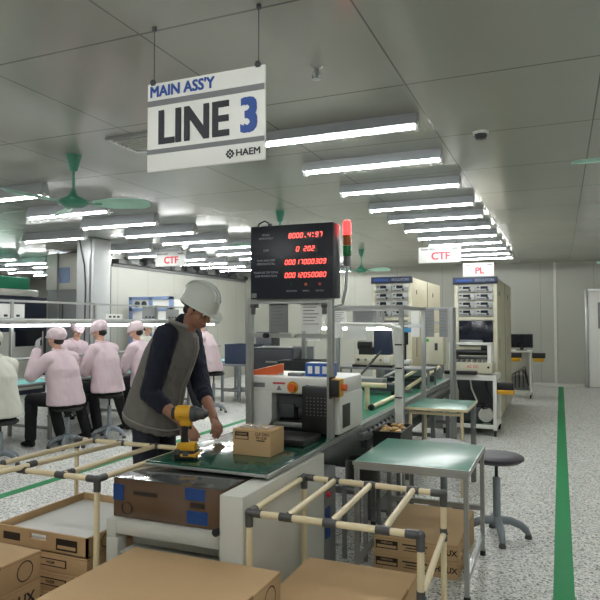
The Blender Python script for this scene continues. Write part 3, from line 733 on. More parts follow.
# papers hanging below the display
def sheet(name, x0, x1, y, z0, z1, lab, mat='paper', printed=True):
    t = thing(name, lab, 'paper', ((x0+x1)/2, y, z0), 'hanging papers')
    obj('sheet', MB().box(x0, x1, y, y+.003, z0, z1), M[mat], t)
    if printed:
        b = MB(); W, H = x1-x0, z1-z0
        for i in range(7): b.box(x0+W*.12, x1-W*(.15+.1*(i % 3)), y-.001, y, z1-H*(.12+.11*i), z1-H*(.09+.11*i))
        obj('print', b, M['greyband'], t)
    return t
sheet('paper_sheet', -1.80, -1.66, 3.7565, 1.43, 1.64, 'grey printed sheet hanging left under the number display', 'grey')
sheet('paper_sheet', -1.57, -1.42, 3.7565, 1.44, 1.64, 'white printed sheet hanging right under the number display')

# ================================================================== white gantry machine on the conveyor
t = thing('taping_machine', 'white bridge-shaped machine standing over the green conveyor end', 'machine', (-1.66, 4.0, .76))
x0, x1, y0, y1 = -1.975, -1.31, 3.79, 4.28
b = MB(); b.box(x0, x1, y0, y1, 1.02, 1.135, bev=.02); obj('upper_housing', b, M['white'], t)
b = MB(); n = 14; pts = [(x0, y0, 1.03), (x0, y0, .86)]
pts += [(x0+.09-.09*math.cos(PI*i/n), y0, .86-.075*math.sin(PI*i/n)) for i in range(1, n)]
pts += [(x0+.18, y0, .86), (x0+.18, y0, 1.03)]
b.prism(pts, (0, .22, 0)); obj('left_cheek', b, M['white'], t)
b = MB(); b.box(x1-.05, x1, y0, y1, .775, 1.03, bev=.008); obj('right_cheek', b, M['white'], t)
obj('right_window', MB().box(x1-.002, x1+.003, y0+.05, y0+.2, .81, .96), M['black'], t)
for xx, w_ in ((x0+.03, .10),): obj('name_plate', MB().box(xx, xx+w_, y0-.003, y0, 1.06, 1.09), M['grey'], t)
obj('warning_label', MB().box(x0+.19, x0+.28, y0-.003, y0, 1.085, 1.097), M['red'], t)
obj('warning_label', MB().prism([(x0+.215, y0-.002, 1.045), (x0+.255, y0-.002, 1.045), (x0+.235, y0-.002, 1.078)], (0, .002, 0)), M['grey'], t)
obj('emergency_knob', MB().cyl((x0+.335, y0-.006, 1.068), (x0+.335, y0, 1.068), .040, m=0).cyl((x0+.335, y0-.03, 1.068), (x0+.335, y0-.006, 1.068), .026, m=1), [M['yellow'], pm('orange_knob', (226, 104, 36), .4)], t)
obj('blue_button', MB().cyl((x0+.44, y0-.012, 1.068), (x0+.44, y0, 1.068), .02), M['blue'], t)
# dark perforated basket hanging at the right front
b = MB(); b.box(-1.55, -1.365, y0-.07, y0-.005, .785, 1.085, bev=.01); k = obj('front_basket', b, M['black'], t)
b = MB()
for i in range(6):
    for j in range(6): b.box(-1.515+.025*i, -1.507+.025*i, y0-.0712, y0-.069, .90+.022*j, .905+.022*j)
obj('perforation', b, M['grey'], k)
b = MB(); b.box(x0+.2, -1.55, y0+.06, y0+.1, .93, 1.02); b.box(x0+.22, x0+.33, y0+.03, y0+.18, .86, .95, bev=.006); b.cyl((x0+.36, y0+.08, .90), (x0+.40, y0+.08, .90), .05); b.box(x0+.18, x1-.05, y0+.25, y0+.27, .78, 1.02)
obj('roller_head', b, M['dark'], t)
b = MB(); b.box(x0+.18, x1-.05, y0+.02, y0+.05, .80, .83, bev=.004); obj('crossbar', b, M['alu'], t)
obj('black_base', MB().box(x0+.19, x1-.052, y0+.1, y1-.02, .762, .84, bev=.006), M['black'], t)
# things on top of the machine
t = thing('cutter_tool', 'orange-red tape cutter lying on the white machine', 'tool', (-1.88, 3.9, 1.136))
obj('handle', MB().prism([(-1.96, 3.84, 1.136), (-1.96, 3.84, 1.165), (-1.78, 3.90, 1.21), (-1.76, 3.905, 1.21), (-1.76, 3.905, 1.15), (-1.79, 3.9, 1.136)], (-.02, .05, 0)), M['orange'], t)
obj('blade', MB().box(-1.83, -1.76, 3.895, 3.91, 1.137, 1.15), M['steel'], t)
t = thing('tape_carton', 'small blue and white carton on the white machine', 'box', (-1.48, 3.92, 1.136))
obj('carton', MB().box(-1.585, -1.40, 3.87, 3.99, 1.136, 1.225, bev=.003), pm('blue_carton', (44, 92, 180), .4), t)
b = MB()
for i in range(3): b.box(-1.565+.052*i, -1.533+.052*i, 3.8685, 3.871, 1.155, 1.205)
b.box(-1.58, -1.405, 3.875, 3.985, 1.225, 1.2265)
obj('white_print', b, M['paper'], t)
tag(obj('steel_block', MB().box(-1.70, -1.60, 3.84, 3.91, 1.136, 1.158, bev=.004), M['grey']), 'small grey block at the front of machine top', 'block')
tag(obj('black_tray', MB().box(-1.86, -1.40, 3.40, 3.69, .761, .80, bev=.006), M['black']), 'wide black tray on the green top in front of the white machine', 'tray')

# ================================================================== the conveyor line
t = thing('conveyor', 'long green belt conveyor with aluminium side rails running to the back', 'conveyor', (-1.72, 7, 0))
CX0, CX1 = -2.15, -1.34
obj('belt', MB().box(CX0+.03, CX1-.05, 4.34, 8.42, .70, .745), M['belt'], t)
b = MB(); prof(b, (CX1-.025, 4.35, .73), (CX1-.025, 8.42, .73), .05); prof(b, (CX1-.012, 4.35, .665), (CX1-.012, 8.42, .665), .05); obj('side_rail', b, M['alu'], t)
b = MB(); prof(b, (CX0+.0, 4.35, .73), (CX0+.0, 8.42, .73), .05); obj('side_rail', b, M['alu'], t)
for y in (4.6, 5.9, 7.2, 8.2):
    for x in (CX0, CX1-.02): obj('leg', prof(MB(), (x, y, 0), (x, y, .65), .045), M['grey'], t)
    obj('cross_member', prof(MB(), (CX0, y, .2), (CX1-.02, y, .2), .04), M['grey'], t)
b = MB()
for i in range(32): b.cyl((CX1+.0, 4.5+.12*i, .69), (CX1+.018, 4.5+.12*i, .69), .014, n=8)
obj('bolt_row', b, M['dark'], t)
obj('chain_guard', MB().box(CX1-.02, CX1+.03, 4.4, 8.4, .58, .64), M['dark'], t)
obj('under_tray', MB().box(CX0+.05, CX1-.08, 4.5, 8.4, .40, .42), M['dark'], t)
# pipe rack on the belt
t = thing('roller_rack', 'ivory pipe rest with two raised rollers on the green belt', 'rack', (-1.75, 5.3, .745))
for x in (-1.98, -1.55):
    for y in (5.2, ): obj('leg', MB().cyl((x, y, .745), (x, y, .95), .022), M['ivory'], t)
obj('rail', MB().cyl((-2.12, 5.2, .955), (-1.38, 5.2, .955), .022), M['ivory'], t)
for x in (-1.94, -1.5): obj('roller', MB().cyl((x, 5.15, .77), (x+.0, 6.2, .77), .02), M['ivory'], t); obj('roller_end', MB().cyl((x, 5.14, .77), (x, 5.18, .77), .026), M['rubber'], t)
# roller conveyor further back
t = thing('roller_conveyor', 'inclined bright twin-rail section of the line before the test racks', 'conveyor', (-1.75, 7.2, .745))
for x in (-1.95, -1.72, -1.5): obj('rail', MB().cyl((x, 6.5, .80), (x, 8.4, .90), .02), M['ivory'] if x > -1.9 else M['alu'], t)
for y, z in ((6.55, .79), (8.3, .9)): obj('support', MB().box(-2.0, -1.45, y, y+.04, .745, z-.01), M['grey'], t)
for y in (7.0, 7.5, 7.9): obj('bracket', MB().box(-1.98, -1.47, y, y+.03, .745, .815), M['dark'], t)

# lamp gantry over the conveyor with posts
def gantry(xa, xb, y0, y1, zt, lab, lampz, group='lamp gantries'):
    t = thing('lamp_gantry', lab, 'lamp frame', ((xa+xb)/2, (y0+y1)/2, .0), group)
    for x in (xa, xb):
        for y in (y0, y1): obj('post', prof(MB(), (x, y, 0 if x < CX0 or x > CX1 else .745), (x, y, zt+.02), .04), M['alu'], t)
    for y in (y0, y1):
        obj('crossbar', prof(MB(), (xa, y, zt), (xb, y, zt), .035), M['alu'], t); obj('crossbar', prof(MB(), (xa, y, zt-.17), (xb, y, zt-.17), .03), M['alu'], t)
    for x in (xa, xb): obj('side_bar', prof(MB(), (x, y0, zt), (x, y1, zt), .03), M['alu'], t)
    if lampz:
        l = obj('lamp_housing', MB().box(xa+.02, xb-.02, y0-.06, y0+.05, lampz, lampz+.035, bev=.006), M['white'], t)
        obj('lamp_tube', MB().cyl((xa+.04, y0-.01, lampz-.012), (xb-.04, y0-.01, lampz-.012), .014), M['tubeb'], l)
    return t
gantry(-2.2, -1.28, 5.35, 6.3, 1.63, 'aluminium gantry with lit lamp over the conveyor behind the white machine', 1.455)
t = thing('cable_post', 'white post wrapped in bundled white cables at conveyor edge', 'post', (-1.30, 5.27, 0))
obj('post', MB().box(-1.30, -1.265, 5.24, 5.28, 0, 1.47, bev=.004), M['white'], t)
for i, dx in enumerate((-.045, -.02, .01, .035, .05)): obj('cable', MB().tube([(-1.75+dx, 5.22, 1.485), (-1.40+dx, 5.22, 1.48), (-1.29+dx*.8, 5.225, 1.44), (-1.275+dx*.5, 5.225, 1.1), (-1.275+dx*.6, 5.22, .80), (-1.275+dx*.4, 5.225, .5)], .011), M['white'], t)
for z in (.85, 1.1, 1.3): obj('cable_tie', MB().box(-1.305, -1.245, 5.21, 5.285, z, z+.012), M['black'], t)
for i, (x0_, x1_, z0_, z1_, lab) in enumerate(((-2.16, -2.02, 1.33, 1.46, 'white sheet clipped at left end of the conveyor lamp'), (-1.93, -1.80, 1.36, 1.44, 'white sheet hanging left of centre under the conveyor lamp'), (-1.76, -1.58, 1.34, 1.44, 'white sheet hanging at centre under the conveyor lamp'))):
    sheet('paper_sheet', x0_, x1_, 5.2880, z0_, 1.485, lab, printed=False)
for i, (x0_, x1_, lab) in enumerate(((-2.16, -2.0, 'framed notice at left between conveyor gantry bars'), (-1.93, -1.78, 'framed notice left of centre between conveyor gantry bars'), (-1.72, -1.5, 'grey notice right of centre between conveyor gantry bars'))):
    sheet('notice', x0_, x1_, 5.3292, 1.45, 1.6, lab, ['paper', 'paper', 'grey'][i])
gantry(-2.1, -1.2, 7.55, 7.75, 1.66, 'bare aluminium gantry in front of the left test rack', None)
for x, lab in ((-1.68, 'long white strip of paper hanging from the bare gantry'), (-1.50, 'grey printed sheet hanging at right of the bare gantry'), (-1.34, 'second grey printed sheet hanging at the gantry\'s right post')):
    sheet('paper_sheet', x, x+.1, 7.529, 1.32, 1.66, lab, 'paper' if x < -1.6 else 'grey', printed=x > -1.6)

# tester on a bridge shelf over the conveyor
t = thing('tester', 'cream bench tester with dark blue head on the shelf over the conveyor', 'machine', (-2.0, 7.2, 1.0))
obj('base', MB().box(-2.24, -1.80, 7.0, 7.35, 1.0, 1.115, bev=.008), M['beige'], t)
obj('plinth', MB().box(-2.26, -1.78, 6.98, 7.37, .975, 1.0), M['black'], t)
obj('head', MB().box(-2.02, -1.82, 7.05, 7.3, 1.12, 1.40, bev=.01), M['navy'], t)
b = MB(); b.box(-2.2, -2.03, 7.05, 7.25, 1.115, 1.2); b.cyl((-2.22, 7.1, 1.22), (-2.06, 7.1, 1.22), .05); obj('actuator', b, M['black'], t)
for i in range(4): obj('switch', MB().cyl((-2.19+.09*i, 6.99, 1.06), (-2.19+.09*i, 7.0, 1.06), .015), M['grey'] if i % 2 else M['black'], t)
obj('display_window', MB().box(-1.88, -1.82, 6.996, 7.0, 1.03, 1.09), M['white'], t)
t = thing('bridge_shelf', 'grey steel shelf on legs bridging the conveyor under the cream tester', 'shelf', (-1.9, 7.2, 0))
obj('shelf_board', MB().box(-2.42, -1.345, 6.95, 7.4, .95, .974, bev=.004), M['grey'], t)
for x, zb in ((-2.4, 0), (-1.365, .756)):
    for y in (6.97, 7.38): obj('leg', MB().box(x-.012, x+.012, y-.012, y+.012, zb, .95), M['grey'], t)
t = thing('fixture_box', 'low grey fixture box on rails ahead of the cream tester', 'machine', (-1.9, 6.45, .8))
obj('base', MB().box(-2.08, -1.56, 6.25, 6.45, .79, .86, bev=.006), M['dark'], t); obj('cover', MB().box(-2.0, -1.7, 6.28, 6.42, .86, .91, bev=.012), M['grey'], t)
obj('lever', MB().cyl((-2.05, 6.2, .80), (-1.72, 6.3, 1.2), .012), M['joint'], t)
for x in (-2.05, -1.6): obj('foot', MB().box(x-.02, x+.02, 6.3, 6.4, .745, .79), M['rubber'], t)
# dark drawer cabinet behind the machine
t = thing('drawer_cabinet', 'dark grey drawer cabinet behind the white machine', 'cabinet', (-2.44, 5.45, 0))
obj('body', MB().box(-2.70, -2.24, 5.2, 5.7, 0, 1.26, bev=.006), M['dark'], t)
for i in range(1):
    for j in range(4):
        dd = obj('drawer', MB().box(-2.68, -2.26, 5.185, 5.2, .12+.285*j, .385+.285*j, bev=.004), pm('drawer_front', (74, 77, 84), .45), t)
        obj('handle', MB().box(-2.51, -2.37, 5.165, 5.186, .27+.285*j, .285+.285*j), M['alu'], dd)
sheet('document', -2.62, -2.3, 5.3, 1.262, 1.275, 'stack of white documents on the dark drawer cabinet', printed=False)
crate('crate', -2.10, -1.76, 4.55, 4.85, .746, 1.19, M['dark'], 'tall dark grey crate on the belt right behind the white machine')
# ================================================================== test racks
M['moduleface'] = pm('module_face', (168, 170, 168), .4, var=.04)
def rack(x0, x1, y0, y1, h, lab, title):
    t = thing('test_rack', lab, 'rack', ((x0+x1)/2, (y0+y1)/2, 0), 'instrument test racks')
    W = x1-x0
    obj('body', MB().box(x0, x1, y0+.02, y1, .08, h, bev=.008), M['beige_side'], t)
    b = MB(); b.box(x0, x0+.05, y0, y0+.02, .08, h-.09); b.box(x1-.05, x1, y0, y0+.02, .08, h-.09); b.box(x0+.05, x1-.05, y0, y0+.02, 1.53, 1.57); b.box(x0+.05, x1-.05, y0, y0+.02, .88, .93)
    obj('front_frame', b, M['beige'], t)
    hb = obj('header', MB().box(x0-.02, x1+.01, y0-.02, y0+.06, h-.085, h+.015, bev=.004), M['navy'], t)
    b = MB(); b.text(title, ((x0+x1)/2+W*.22, y0-.0205, h-.035), X3, Z3, .055, 0, xs=.8); b.box(x0+.03, x0+W*.42, y0-.022, y0-.02, h-.05, h-.02, 1)
    obj('header_print', b, [pm('header_letter', (150, 160, 180), .5), M['blue']], hb)
    n = 4; zt = h-.10; mh = (zt-1.575)/n
    for r in range(n):
        for c in range(2):
            xa = x0+.05+c*(W-.1)/2+.004; xb = xa+(W-.1)/2-.008; za = 1.575+r*mh+.008; zb = 1.575+(r+1)*mh-.008
            m = obj('instrument', MB().box(xa, xb, y0-.012, y0+.02, za, zb, bev=.004), M['moduleface'], t)
            obj('readout', MB().box(xa+.07, xa+.17, y0-.0145, y0-.011, za+mh*.42, zb-.015), M['screen'], m)
            for kx in (xb-.03, xb-.075): obj('knob', MB().cyl((kx, y0-.03, za+.03), (kx, y0-.011, za+.03), .02, n=10), M['dark'] if kx < xb-.05 else M['steel'], m)
            obj('panel_print', MB().box(xa+.02, xb-.11, y0-.0135, y0-.011, za+.014, za+.026).box(xa+.02, xa+.05, y0-.0135, y0-.011, zb-.04, zb-.02), M['dark'], m)
    s = obj('monitor', MB().box(x0+.06, x1-.06, y0-.002, y0+.02, 1.15, 1.52, bev=.006), M['screen'], t)
    obj('keyboard_shelf', MB().box(x0+.08, x1-.2, y0-.06, y0+.0, 1.16, 1.24, bev=.004), M['grey'], t)
    obj('middle_panel', MB().box(x0+.05, x1-.05, y0, y0+.02, .93, 1.14), M['beige'], t)
    obj('lower_door', MB().box(x0+.05, x1-.05, y0, y0+.02, .12, .87, bev=.004), M['dark'], t)
    for k, yy in enumerate((y0+(y1-y0)*.5,)):
        obj('side_joint', MB().box(x1-.001, x1+.004, yy-.01, yy+.01, .08, h-.01), M['dark'], t)
    for yy in (y0+.35, y0+(y1-y0)*.7): obj('side_vent', MB().box(x1-.001, x1+.004, yy-.03, yy+.03, .95, 1.25), M['grey'], t); obj('lock', MB().box(x1, x1+.008, yy-.012, yy+.012, h-.25, h-.18), M['joint'], t)
    for x in (x0+.05, x1-.05):
        for y in (y0+.07, y1-.07): obj('castor', MB().cyl((x-.015, y, .04), (x+.015, y, .04), .04, n=14).box(x-.025, x+.025, y-.025, y+.025, .06, .081), M['rubber'], t)
    return t
rack(-1.43, -.83, 9.3, 12.0, 2.14, 'cream instrument rack with blue header behind the white stand, right of the pair', 'REGULATORS')
rack(-2.72, -2.10, 9.45, 11.9, 2.19, 'cream instrument rack with blue header above the conveyor gantries, left of the pair', 'REGULATORS')

t = thing('tester_stand', 'white square-tube stand on castors in front of the right rack', 'stand', (-1.12, 8.8, 0))
x0, x1, y0, y1 = -1.47, -.78, 8.5, 9.15
for x in (x0+.02, x1-.02):
    for y in (y0+.02, y1-.02): obj('leg', MB().box(x-.022, x+.022, y-.022, y+.022, .08, .78, bev=.003), M['white'], t); obj('castor', MB().cyl((x-.014, y, .036), (x+.014, y, .036), .036, n=14).box(x-.02, x+.02, y-.02, y+.02, .05, .08), M['rubber'], t)
for z in (.75, .12):
    b = MB(); b.box(x0, x1, y0, y0+.04, z-.02, z+.03); b.box(x0, x1, y1-.04, y1, z-.02, z+.03); b.box(x0, x0+.04, y0, y1, z-.02, z+.03); b.box(x1-.04, x1, y0, y1, z-.02, z+.03); obj('frame', b, M['white'], t)
obj('top_plate', MB().box(x0, x1, y0, y1, .78, .80), M['white'], t); obj('green_shelf', MB().box(x0+.04, x1-.04, y0+.03, y1-.03, .15, .16), M['greendk'], t)
b = MB(); b.box(x1+.001, x1+.21, y0+.05, y0+.19, .60, .70, bev=.008); h = obj('tool_holder', b, M['black'], t); obj('yellow_rim', MB().box(x1+.004, x1+.215, y0+.045, y0+.195, .55, .61, bev=.006), M['yellow'], h)
tag(obj('power_unit', MB().box(-1.38, -1.02, 8.62, 9.0, .162, .34, bev=.01), M['dark']), 'dark power unit on the green shelf of the white stand', 'power unit')
tag(obj('cable_coil', MB().tube([(-1.0+.07*math.cos(a*.5)+.0*a, 8.8+.07*math.sin(a*.5), .17+.004*a) for a in range(0, 60)], .008, n=6), M['black']), 'coil of black cable on the shelf of the white stand', 'cable')
t = thing('press_tester', 'cream press tester with black rollers on top of the white stand', 'machine', (-1.12, 8.8, .801))
obj('base', MB().box(-1.40, -.83, 8.53, 8.95, .815, .96, bev=.008), M['beige'], t)
for x in (-1.37, -.87): obj('side_frame', MB().box(x-.025, x+.025, 8.56, 8.9, .96, 1.22, bev=.004), M['white'], t)
obj('top_bar', MB().box(-1.395, -.845, 8.56, 8.62, 1.19, 1.225, bev=.004), M['white'], t)
obj('roller', MB().cyl((-1.34, 8.66, 1.09), (-.9, 8.66, 1.09), .04), M['black'], t); obj('roller', MB().cyl((-1.34, 8.62, 1.02), (-.9, 8.62, 1.02), .022), M['dark'], t)
b = MB()
for i in range(6): b.box(-1.30+.07*i, -1.27+.07*i, 8.55, 8.75, .96, 1.0)
obj('pin_row', b, M['grey'], t)
obj('motor', MB().cyl((-.98, 8.64, 1.155), (-.88, 8.64, 1.155), .04).box(-1.36, -1.28, 8.58, 8.7, .97, 1.08), M['black'], t)
obj('key_tray', MB().box(-1.44, -1.02, 8.44, 8.53, .802, .85, bev=.006), M['black'], t)
b = MB(); b.text('AC DC', (-1.08, 8.53, .905), X3, Z3, .05, 0, bold=.02)
for x in (-1.36, -.88): b.cyl((x, 8.52, .90), (x, 8.53, .90), .016, n=10, m=1)
obj('panel_print', b, [M['red'], M['black']], t)

# monitor cart by the back wall
t = thing('monitor_cart', 'white cart with wiring inside beside the right rack near back wall', 'cart', (-.72, 13.2, 0))
x0, x1, y0, y1 = -1.0, -.53, 13.0, 13.5
for x in (x0+.02, x1-.02):
    for y in (y0+.02, y1-.02): obj('leg', MB().box(x-.018, x+.018, y-.018, y+.018, .07, .9), M['white'], t); obj('castor', MB().cyl((x-.012, y, .034), (x+.012, y, .034), .034, n=12).box(x-.016, x+.016, y-.016, y+.016, .05, .08), M['rubber'], t)
obj('top', MB().box(x0-.02, x1+.02, y0-.02, y1, .9, .93, bev=.004), M['white'], t); obj('shelf', MB().box(x0, x1, y0, y1, .12, .15), M['white'], t)
obj('side_panel', MB().box(x1-.003, x1+.005, y0, y1, .15, .9), M['white'], t); obj('back_panel', MB().box(x0, x1, y1-.01, y1, .15, .9), M['offwhite'], t)
b = MB(); b.box(x0+.06, x1-.08, y0+.08, y0+.4, .151, .42, bev=.01); obj('device', b, M['grey'], t)
for i in range(4): obj('cable', MB().tube([(x0+.08+.08*i, y0+.05, .2), (x0+.1+.07*i, y0+.02, .45+.04*i), (x1-.12, y0+.06, .62-.05*i), (x1-.06, y0+.05, .25)], .011, n=6), M['black'], t)
for xa, xb in ((x0-.02, x0+.30), (x1+.022, x1+.26)):
    h = obj('tool_holder', MB().box(xa, xb, y0-.16, y0-.02, .80, .90, bev=.006), M['black'], t); obj('yellow_rim', MB().box(xa+.02, xb-.02, y0-.165, y0-.02, .73, .80, bev=.006), M['yellow'], h)
t = thing('monitor', 'black monitor standing on the white cart near the back wall', 'monitor', (-.72, 13.2, .931))
obj('panel', MB().box(-.93, -.50, 13.18, 13.215, .985, 1.26, bev=.006), M['black'], t); obj('screen', MB().box(-.915, -.515, 13.177, 13.181, 1.0, 1.245), M['screen'], t)
obj('stand', MB().box(-.75, -.68, 13.2, 13.23, .945, 1.1).box(-.82, -.61, 13.12, 13.3, .931, .945, bev=.003), M['black'], t)
tag(obj('black_phone', MB().box(-.99, -.95, 13.05, 13.15, .931, 1.1, bev=.008), M['black']), 'small upright black device left of the monitor on cart', 'device')
# posted sheet and conveyors' far devices
t = thing('scanner_arm', 'black stand with blue clamp right of the gantry lamp', 'stand', (-1.72, 8.6, .745))
obj('pole', MB().cyl((-1.95, 8.3, .745), (-1.95, 8.3, 1.40), .03), M['black'], t); obj('clamp', MB().box(-2.06, -1.84, 8.25, 8.35, 1.36, 1.42, bev=.008), pm('blue_clamp', (60, 140, 190), .4), t); obj('base', MB().box(-2.05, -1.85, 8.23, 8.37, .93, .99, bev=.004), M['white'], t)
t = thing('control_cabinet', 'small cream control cabinet with green lamp left of the press tester', 'cabinet', (-1.66, 8.95, 0))
obj('body', MB().box(-1.80, -1.52, 8.85, 9.05, .90, 1.34, bev=.006), M['beige'], t); obj('green_lamp', MB().cyl((-1.74, 8.835, 1.24), (-1.74, 8.85, 1.24), .02), pm('green_lamp', (30, 180, 70), .3), t); obj('handle', MB().box(-1.64, -1.60, 8.835, 8.85, 1.1, 1.2), M['dark'], t)
obj('foot', MB().box(-1.78, -1.54, 8.87, 9.03, 0, .9), M['grey'], t)

# ================================================================== left-hand benches
BX0, BX1, BY0, BY1 = -6.75, -5.95, 4.3, 11.2
t = thing('assembly_bench', 'long grey assembly bench where the pink-smocked workers sit', 'bench', (-6.35, 7.7, 0))
obj('worktop', MB().box(BX0, BX1, BY0, BY1, .715, .745, bev=.005), M['grey'], t)
for y in (4.5, 6.1, 7.7, 9.3, 11.0):
    for x in (BX0+.05, BX1-.06): obj('leg', prof(MB(), (x, y, 0), (x, y, .715), .04), M['alu'], t)
    obj('upright', prof(MB(), (BX0+.05, y, .745), (BX0+.05, y, 1.80), .04), M['alu'], t)
    obj('foot_rail', prof(MB(), (BX0+.05, y, .15), (BX1-.06, y, .15), .035), M['alu'], t)
obj('lamp_beam', MB().box(BX0+.10, BX0+.26, BY0, BY1, 1.475, 1.545, bev=.006), M['alu'], t)
obj('upper_rail', prof(MB(), (BX0+.05, BY0, 1.78), (BX0+.05, BY1, 1.78), .03), M['alu'], t)
obj('shelf', MB().box(BX0, BX0+.3, BY0, BY1, 1.00, 1.02, bev=.003), M['grey'], t)
for i in range(5):
    y = 4.45+1.36*i
    l = obj('lamp_tube', MB().cyl((BX0+.18, y, 1.452), (BX0+.18, y+1.2, 1.452), .017), M['tubeb'], t)
for i in range(7):
    y = 4.6+.95*i
    tag(obj('green_mat', MB().box(BX0+.32, BX1-.05, y, y+.8, .746, .750), M['teal']), '%s teal work mat along the left assembly bench' % ORD[i], 'mat', 'teal bench mats')
for i, (y, x) in enumerate(((5.15, -6.05), (6.75, -6.1), (8.35, -6.05))):
    crate('parts_tray', x-.12, x+.06, y, y+.3, .7505, .80, M['yellow'], '%s yellow parts tray along the left assembly bench' % ORD[i], 'tray', group='yellow parts trays')
for i in range(9):
    y = 4.75+.72*i; x = -6.3+.05*(i % 3)
    b = MB(); b.box(x-.08, x+.08, y, y+.12, .7505, .775, bev=.004); b.box(x-.05, x+.0, y+.02, y+.08, .775, .80)
    b.cyl((x+.04, y+.06, .775), (x+.04, y+.06, .80), .02, n=10)
    tag(obj('circuit_board', b, [M['bluetape'], M['greendk'], M['white']][i % 3]), '%s small assembly lying on the teal mats' % ORD[i], 'assembly', 'assemblies on the left bench')
for i, (y, z0, z1, m, lab) in enumerate(((5.9, 1.55, 1.74, 'paper', 'white sheets hung on the bench rail left of the column'), (7.95, 1.55, 1.63, 'white', 'white notice plate standing on the bench lamp beam'), (9.6, 1.55, 1.74, 'grey', 'grey notice hung on the bench rail left of the helmet'), (8.9, 1.55, 1.76, 'grey', 'grey frame hung on bench rail right of the column'))):
    b = MB(); b.box(-6.71, -6.705, y, y+.42, z0, z1)
    o = tag(obj('notice', b, M[m]), lab, 'notice', 'notices on the bench rail')
    b = MB()
    for k in range(3): b.box(-6.7045, -6.7035, y+.08+.1*k, y+.14+.1*k, z0+.02, z0+.05)
    obj('print', b, M['ink'], o)
# machines and cabinets beyond the bench
t = thing('placement_machine', 'dark navy machine with white hood and green top at far left', 'machine', (-11.2, 9.4, 0))
obj('body', MB().box(-12.2, -10.2, 7.4, 10.22, .0, 2.03, bev=.02), M['navy'], t)
obj('hood', MB().box(-12.25, -10.15, 7.3, 9.95, 2.031, 2.17, bev=.03), M['white'], t)
obj('green_top', MB().box(-12.1, -10.2, 7.3, 9.74, 2.171, 2.42, bev=.02), pm('machine_green', (30, 150, 110), .4), t)
obj('lower_panel', MB().box(-10.2, -10.16, 7.5, 10.1, .1, 1.3, bev=.006), M['offwhite'], t)
for y in (8.0, 9.35): obj('window', MB().box(-10.165, -10.15, y, y+.7, 1.0, 1.35, bev=.006), M['screen'], t)
t = thing('switch_cabinet', 'white wall cabinet with blue-grey notice left of the column', 'cabinet', (-9.3, 10.2, 0))
obj('upper_body', MB().box(-9.51, -8.72, 9.5, 10.2, 2.14, 2.86, bev=.01), M['offwhite'], t)
obj('notice', MB().box(-9.23, -8.9, 9.49, 9.501, 2.27, 2.58), M['bluegrey'], t)
obj('lower_body', MB().box(-9.48, -8.76, 9.52, 10.18, .0, 2.14, bev=.01), M['grey'], t)
obj('door_joint', MB().box(-9.1, -9.08, 9.512, 9.522, .1, 1.9), M['dark'], t)
obj('conduit', MB().cyl((-9.18, 9.47, 0), (-9.18, 9.47, 2.88), .02, n=8), M['grey'], t)
t = thing('blue_framed_cabinet', 'white cabinet with blue-grey frame and gauges right of the column', 'cabinet', (-7.6, 10.6, 0))
x0, x1, y0, y1 = -8.1, -7.05, 10.3, 10.9
obj('body', MB().box(x0+.05, x1-.05, y0+.03, y1, .05, 1.95, bev=.006), M['white'], t)
b = MB()
for x in (x0, (x0+x1)/2-.04, x1-.08): b.box(x, x+.08, y0, y0+.06, 0, 2.0)
for z in (0, 1.72, 1.95): b.box(x0, x1, y0, y0+.06, z, z+.06)
obj('blue_frame', b, M['bluegrey'], t)
for i in range(2): obj('gauge', MB().cyl((x0+.2+.17*i, y0-.0, 1.86), (x0+.2+.17*i, y0+.03, 1.86), .06), M['dark'], t)
# duct and pipes along the partition top
t = thing('duct', 'grey cable duct with pipes running along the top of the white partition', 'duct', (-8.2, 12.8, 2.69))
obj('tray', MB().box(-8.38, -8.2, 10.1, YB-.05, 2.69, 2.78), M['joint'], t)
for i in range(10): obj('junction_box', MB().box(-8.3, -8.12, 10.4+.52*i, 10.65+.52*i, 2.70, 2.86, bev=.006), M['dark'] if i % 3 else M['grey'], t)
# far table with navy crate behind the seated workers
t = thing('side_table', 'grey metal table with a navy crate beside the seated worker', 'table', (-5.5, 10.5, 0))
obj('tabletop', MB().box(-5.9, -5.1, 10.2, 10.9, .68, .71), M['grey'], t)
for x in (-5.87, -5.5, -5.14):
    for y in (10.23, 10.87): obj('leg', MB().box(x-.02, x+.02, y-.02, y+.02, 0, .68), M['stoolgrey'], t)
obj('shelf', MB().box(-5.88, -5.12, 10.22, 10.88, .2, .22), M['grey'], t)
crate('crate', -5.85, -5.3, 10.28, 10.8, .711, 1.08, M['navy'], 'navy plastic crate on the grey table beside the seated worker')
tag(obj('printer', MB().box(-5.72, -5.35, 11.3, 11.7, .75, 1.3, bev=.02), M['dark']), 'dark machine on a far table behind the navy crate', 'machine')
tag(obj('far_table', MB().box(-6.0, -5.0, 11.25, 11.9, .72, .75).box(-5.95, -5.9, 11.3, 11.35, 0, .72).box(-5.1, -5.05, 11.3, 11.35, 0, .72).box(-5.95, -5.9, 11.8, 11.85, 0, .72).box(-5.1, -5.05, 11.8, 11.85, 0, .72), M['grey']), 'far grey table carrying a dark machine', 'table')

for i, (xx, c_, lab) in enumerate(((-1.32, 'black', 'black cable hanging inside the white stand at left'), (-1.15, 'offwhite', 'pale cable hanging inside the white stand at centre'), (-.95, 'black', 'black cable hanging inside the white stand at right'))):
    tag(obj('cable', MB().tube([(xx, 8.75, .775), (xx+.03, 8.7, .6), (xx+.1, 8.66, .45), (xx+.05, 8.62, .36), (xx-.02, 8.6, .345)], .012, n=6), M[c_]), lab, 'cable')
tag(obj('round_reel', MB().cyl((-.93, 8.62, .26), (-.93, 8.7, .26), .095, n=24).cyl((-.93, 8.6, .26), (-.93, 8.62, .26), .03), M['offwhite']), 'pale round reel on the green shelf of the white stand', 'reel')
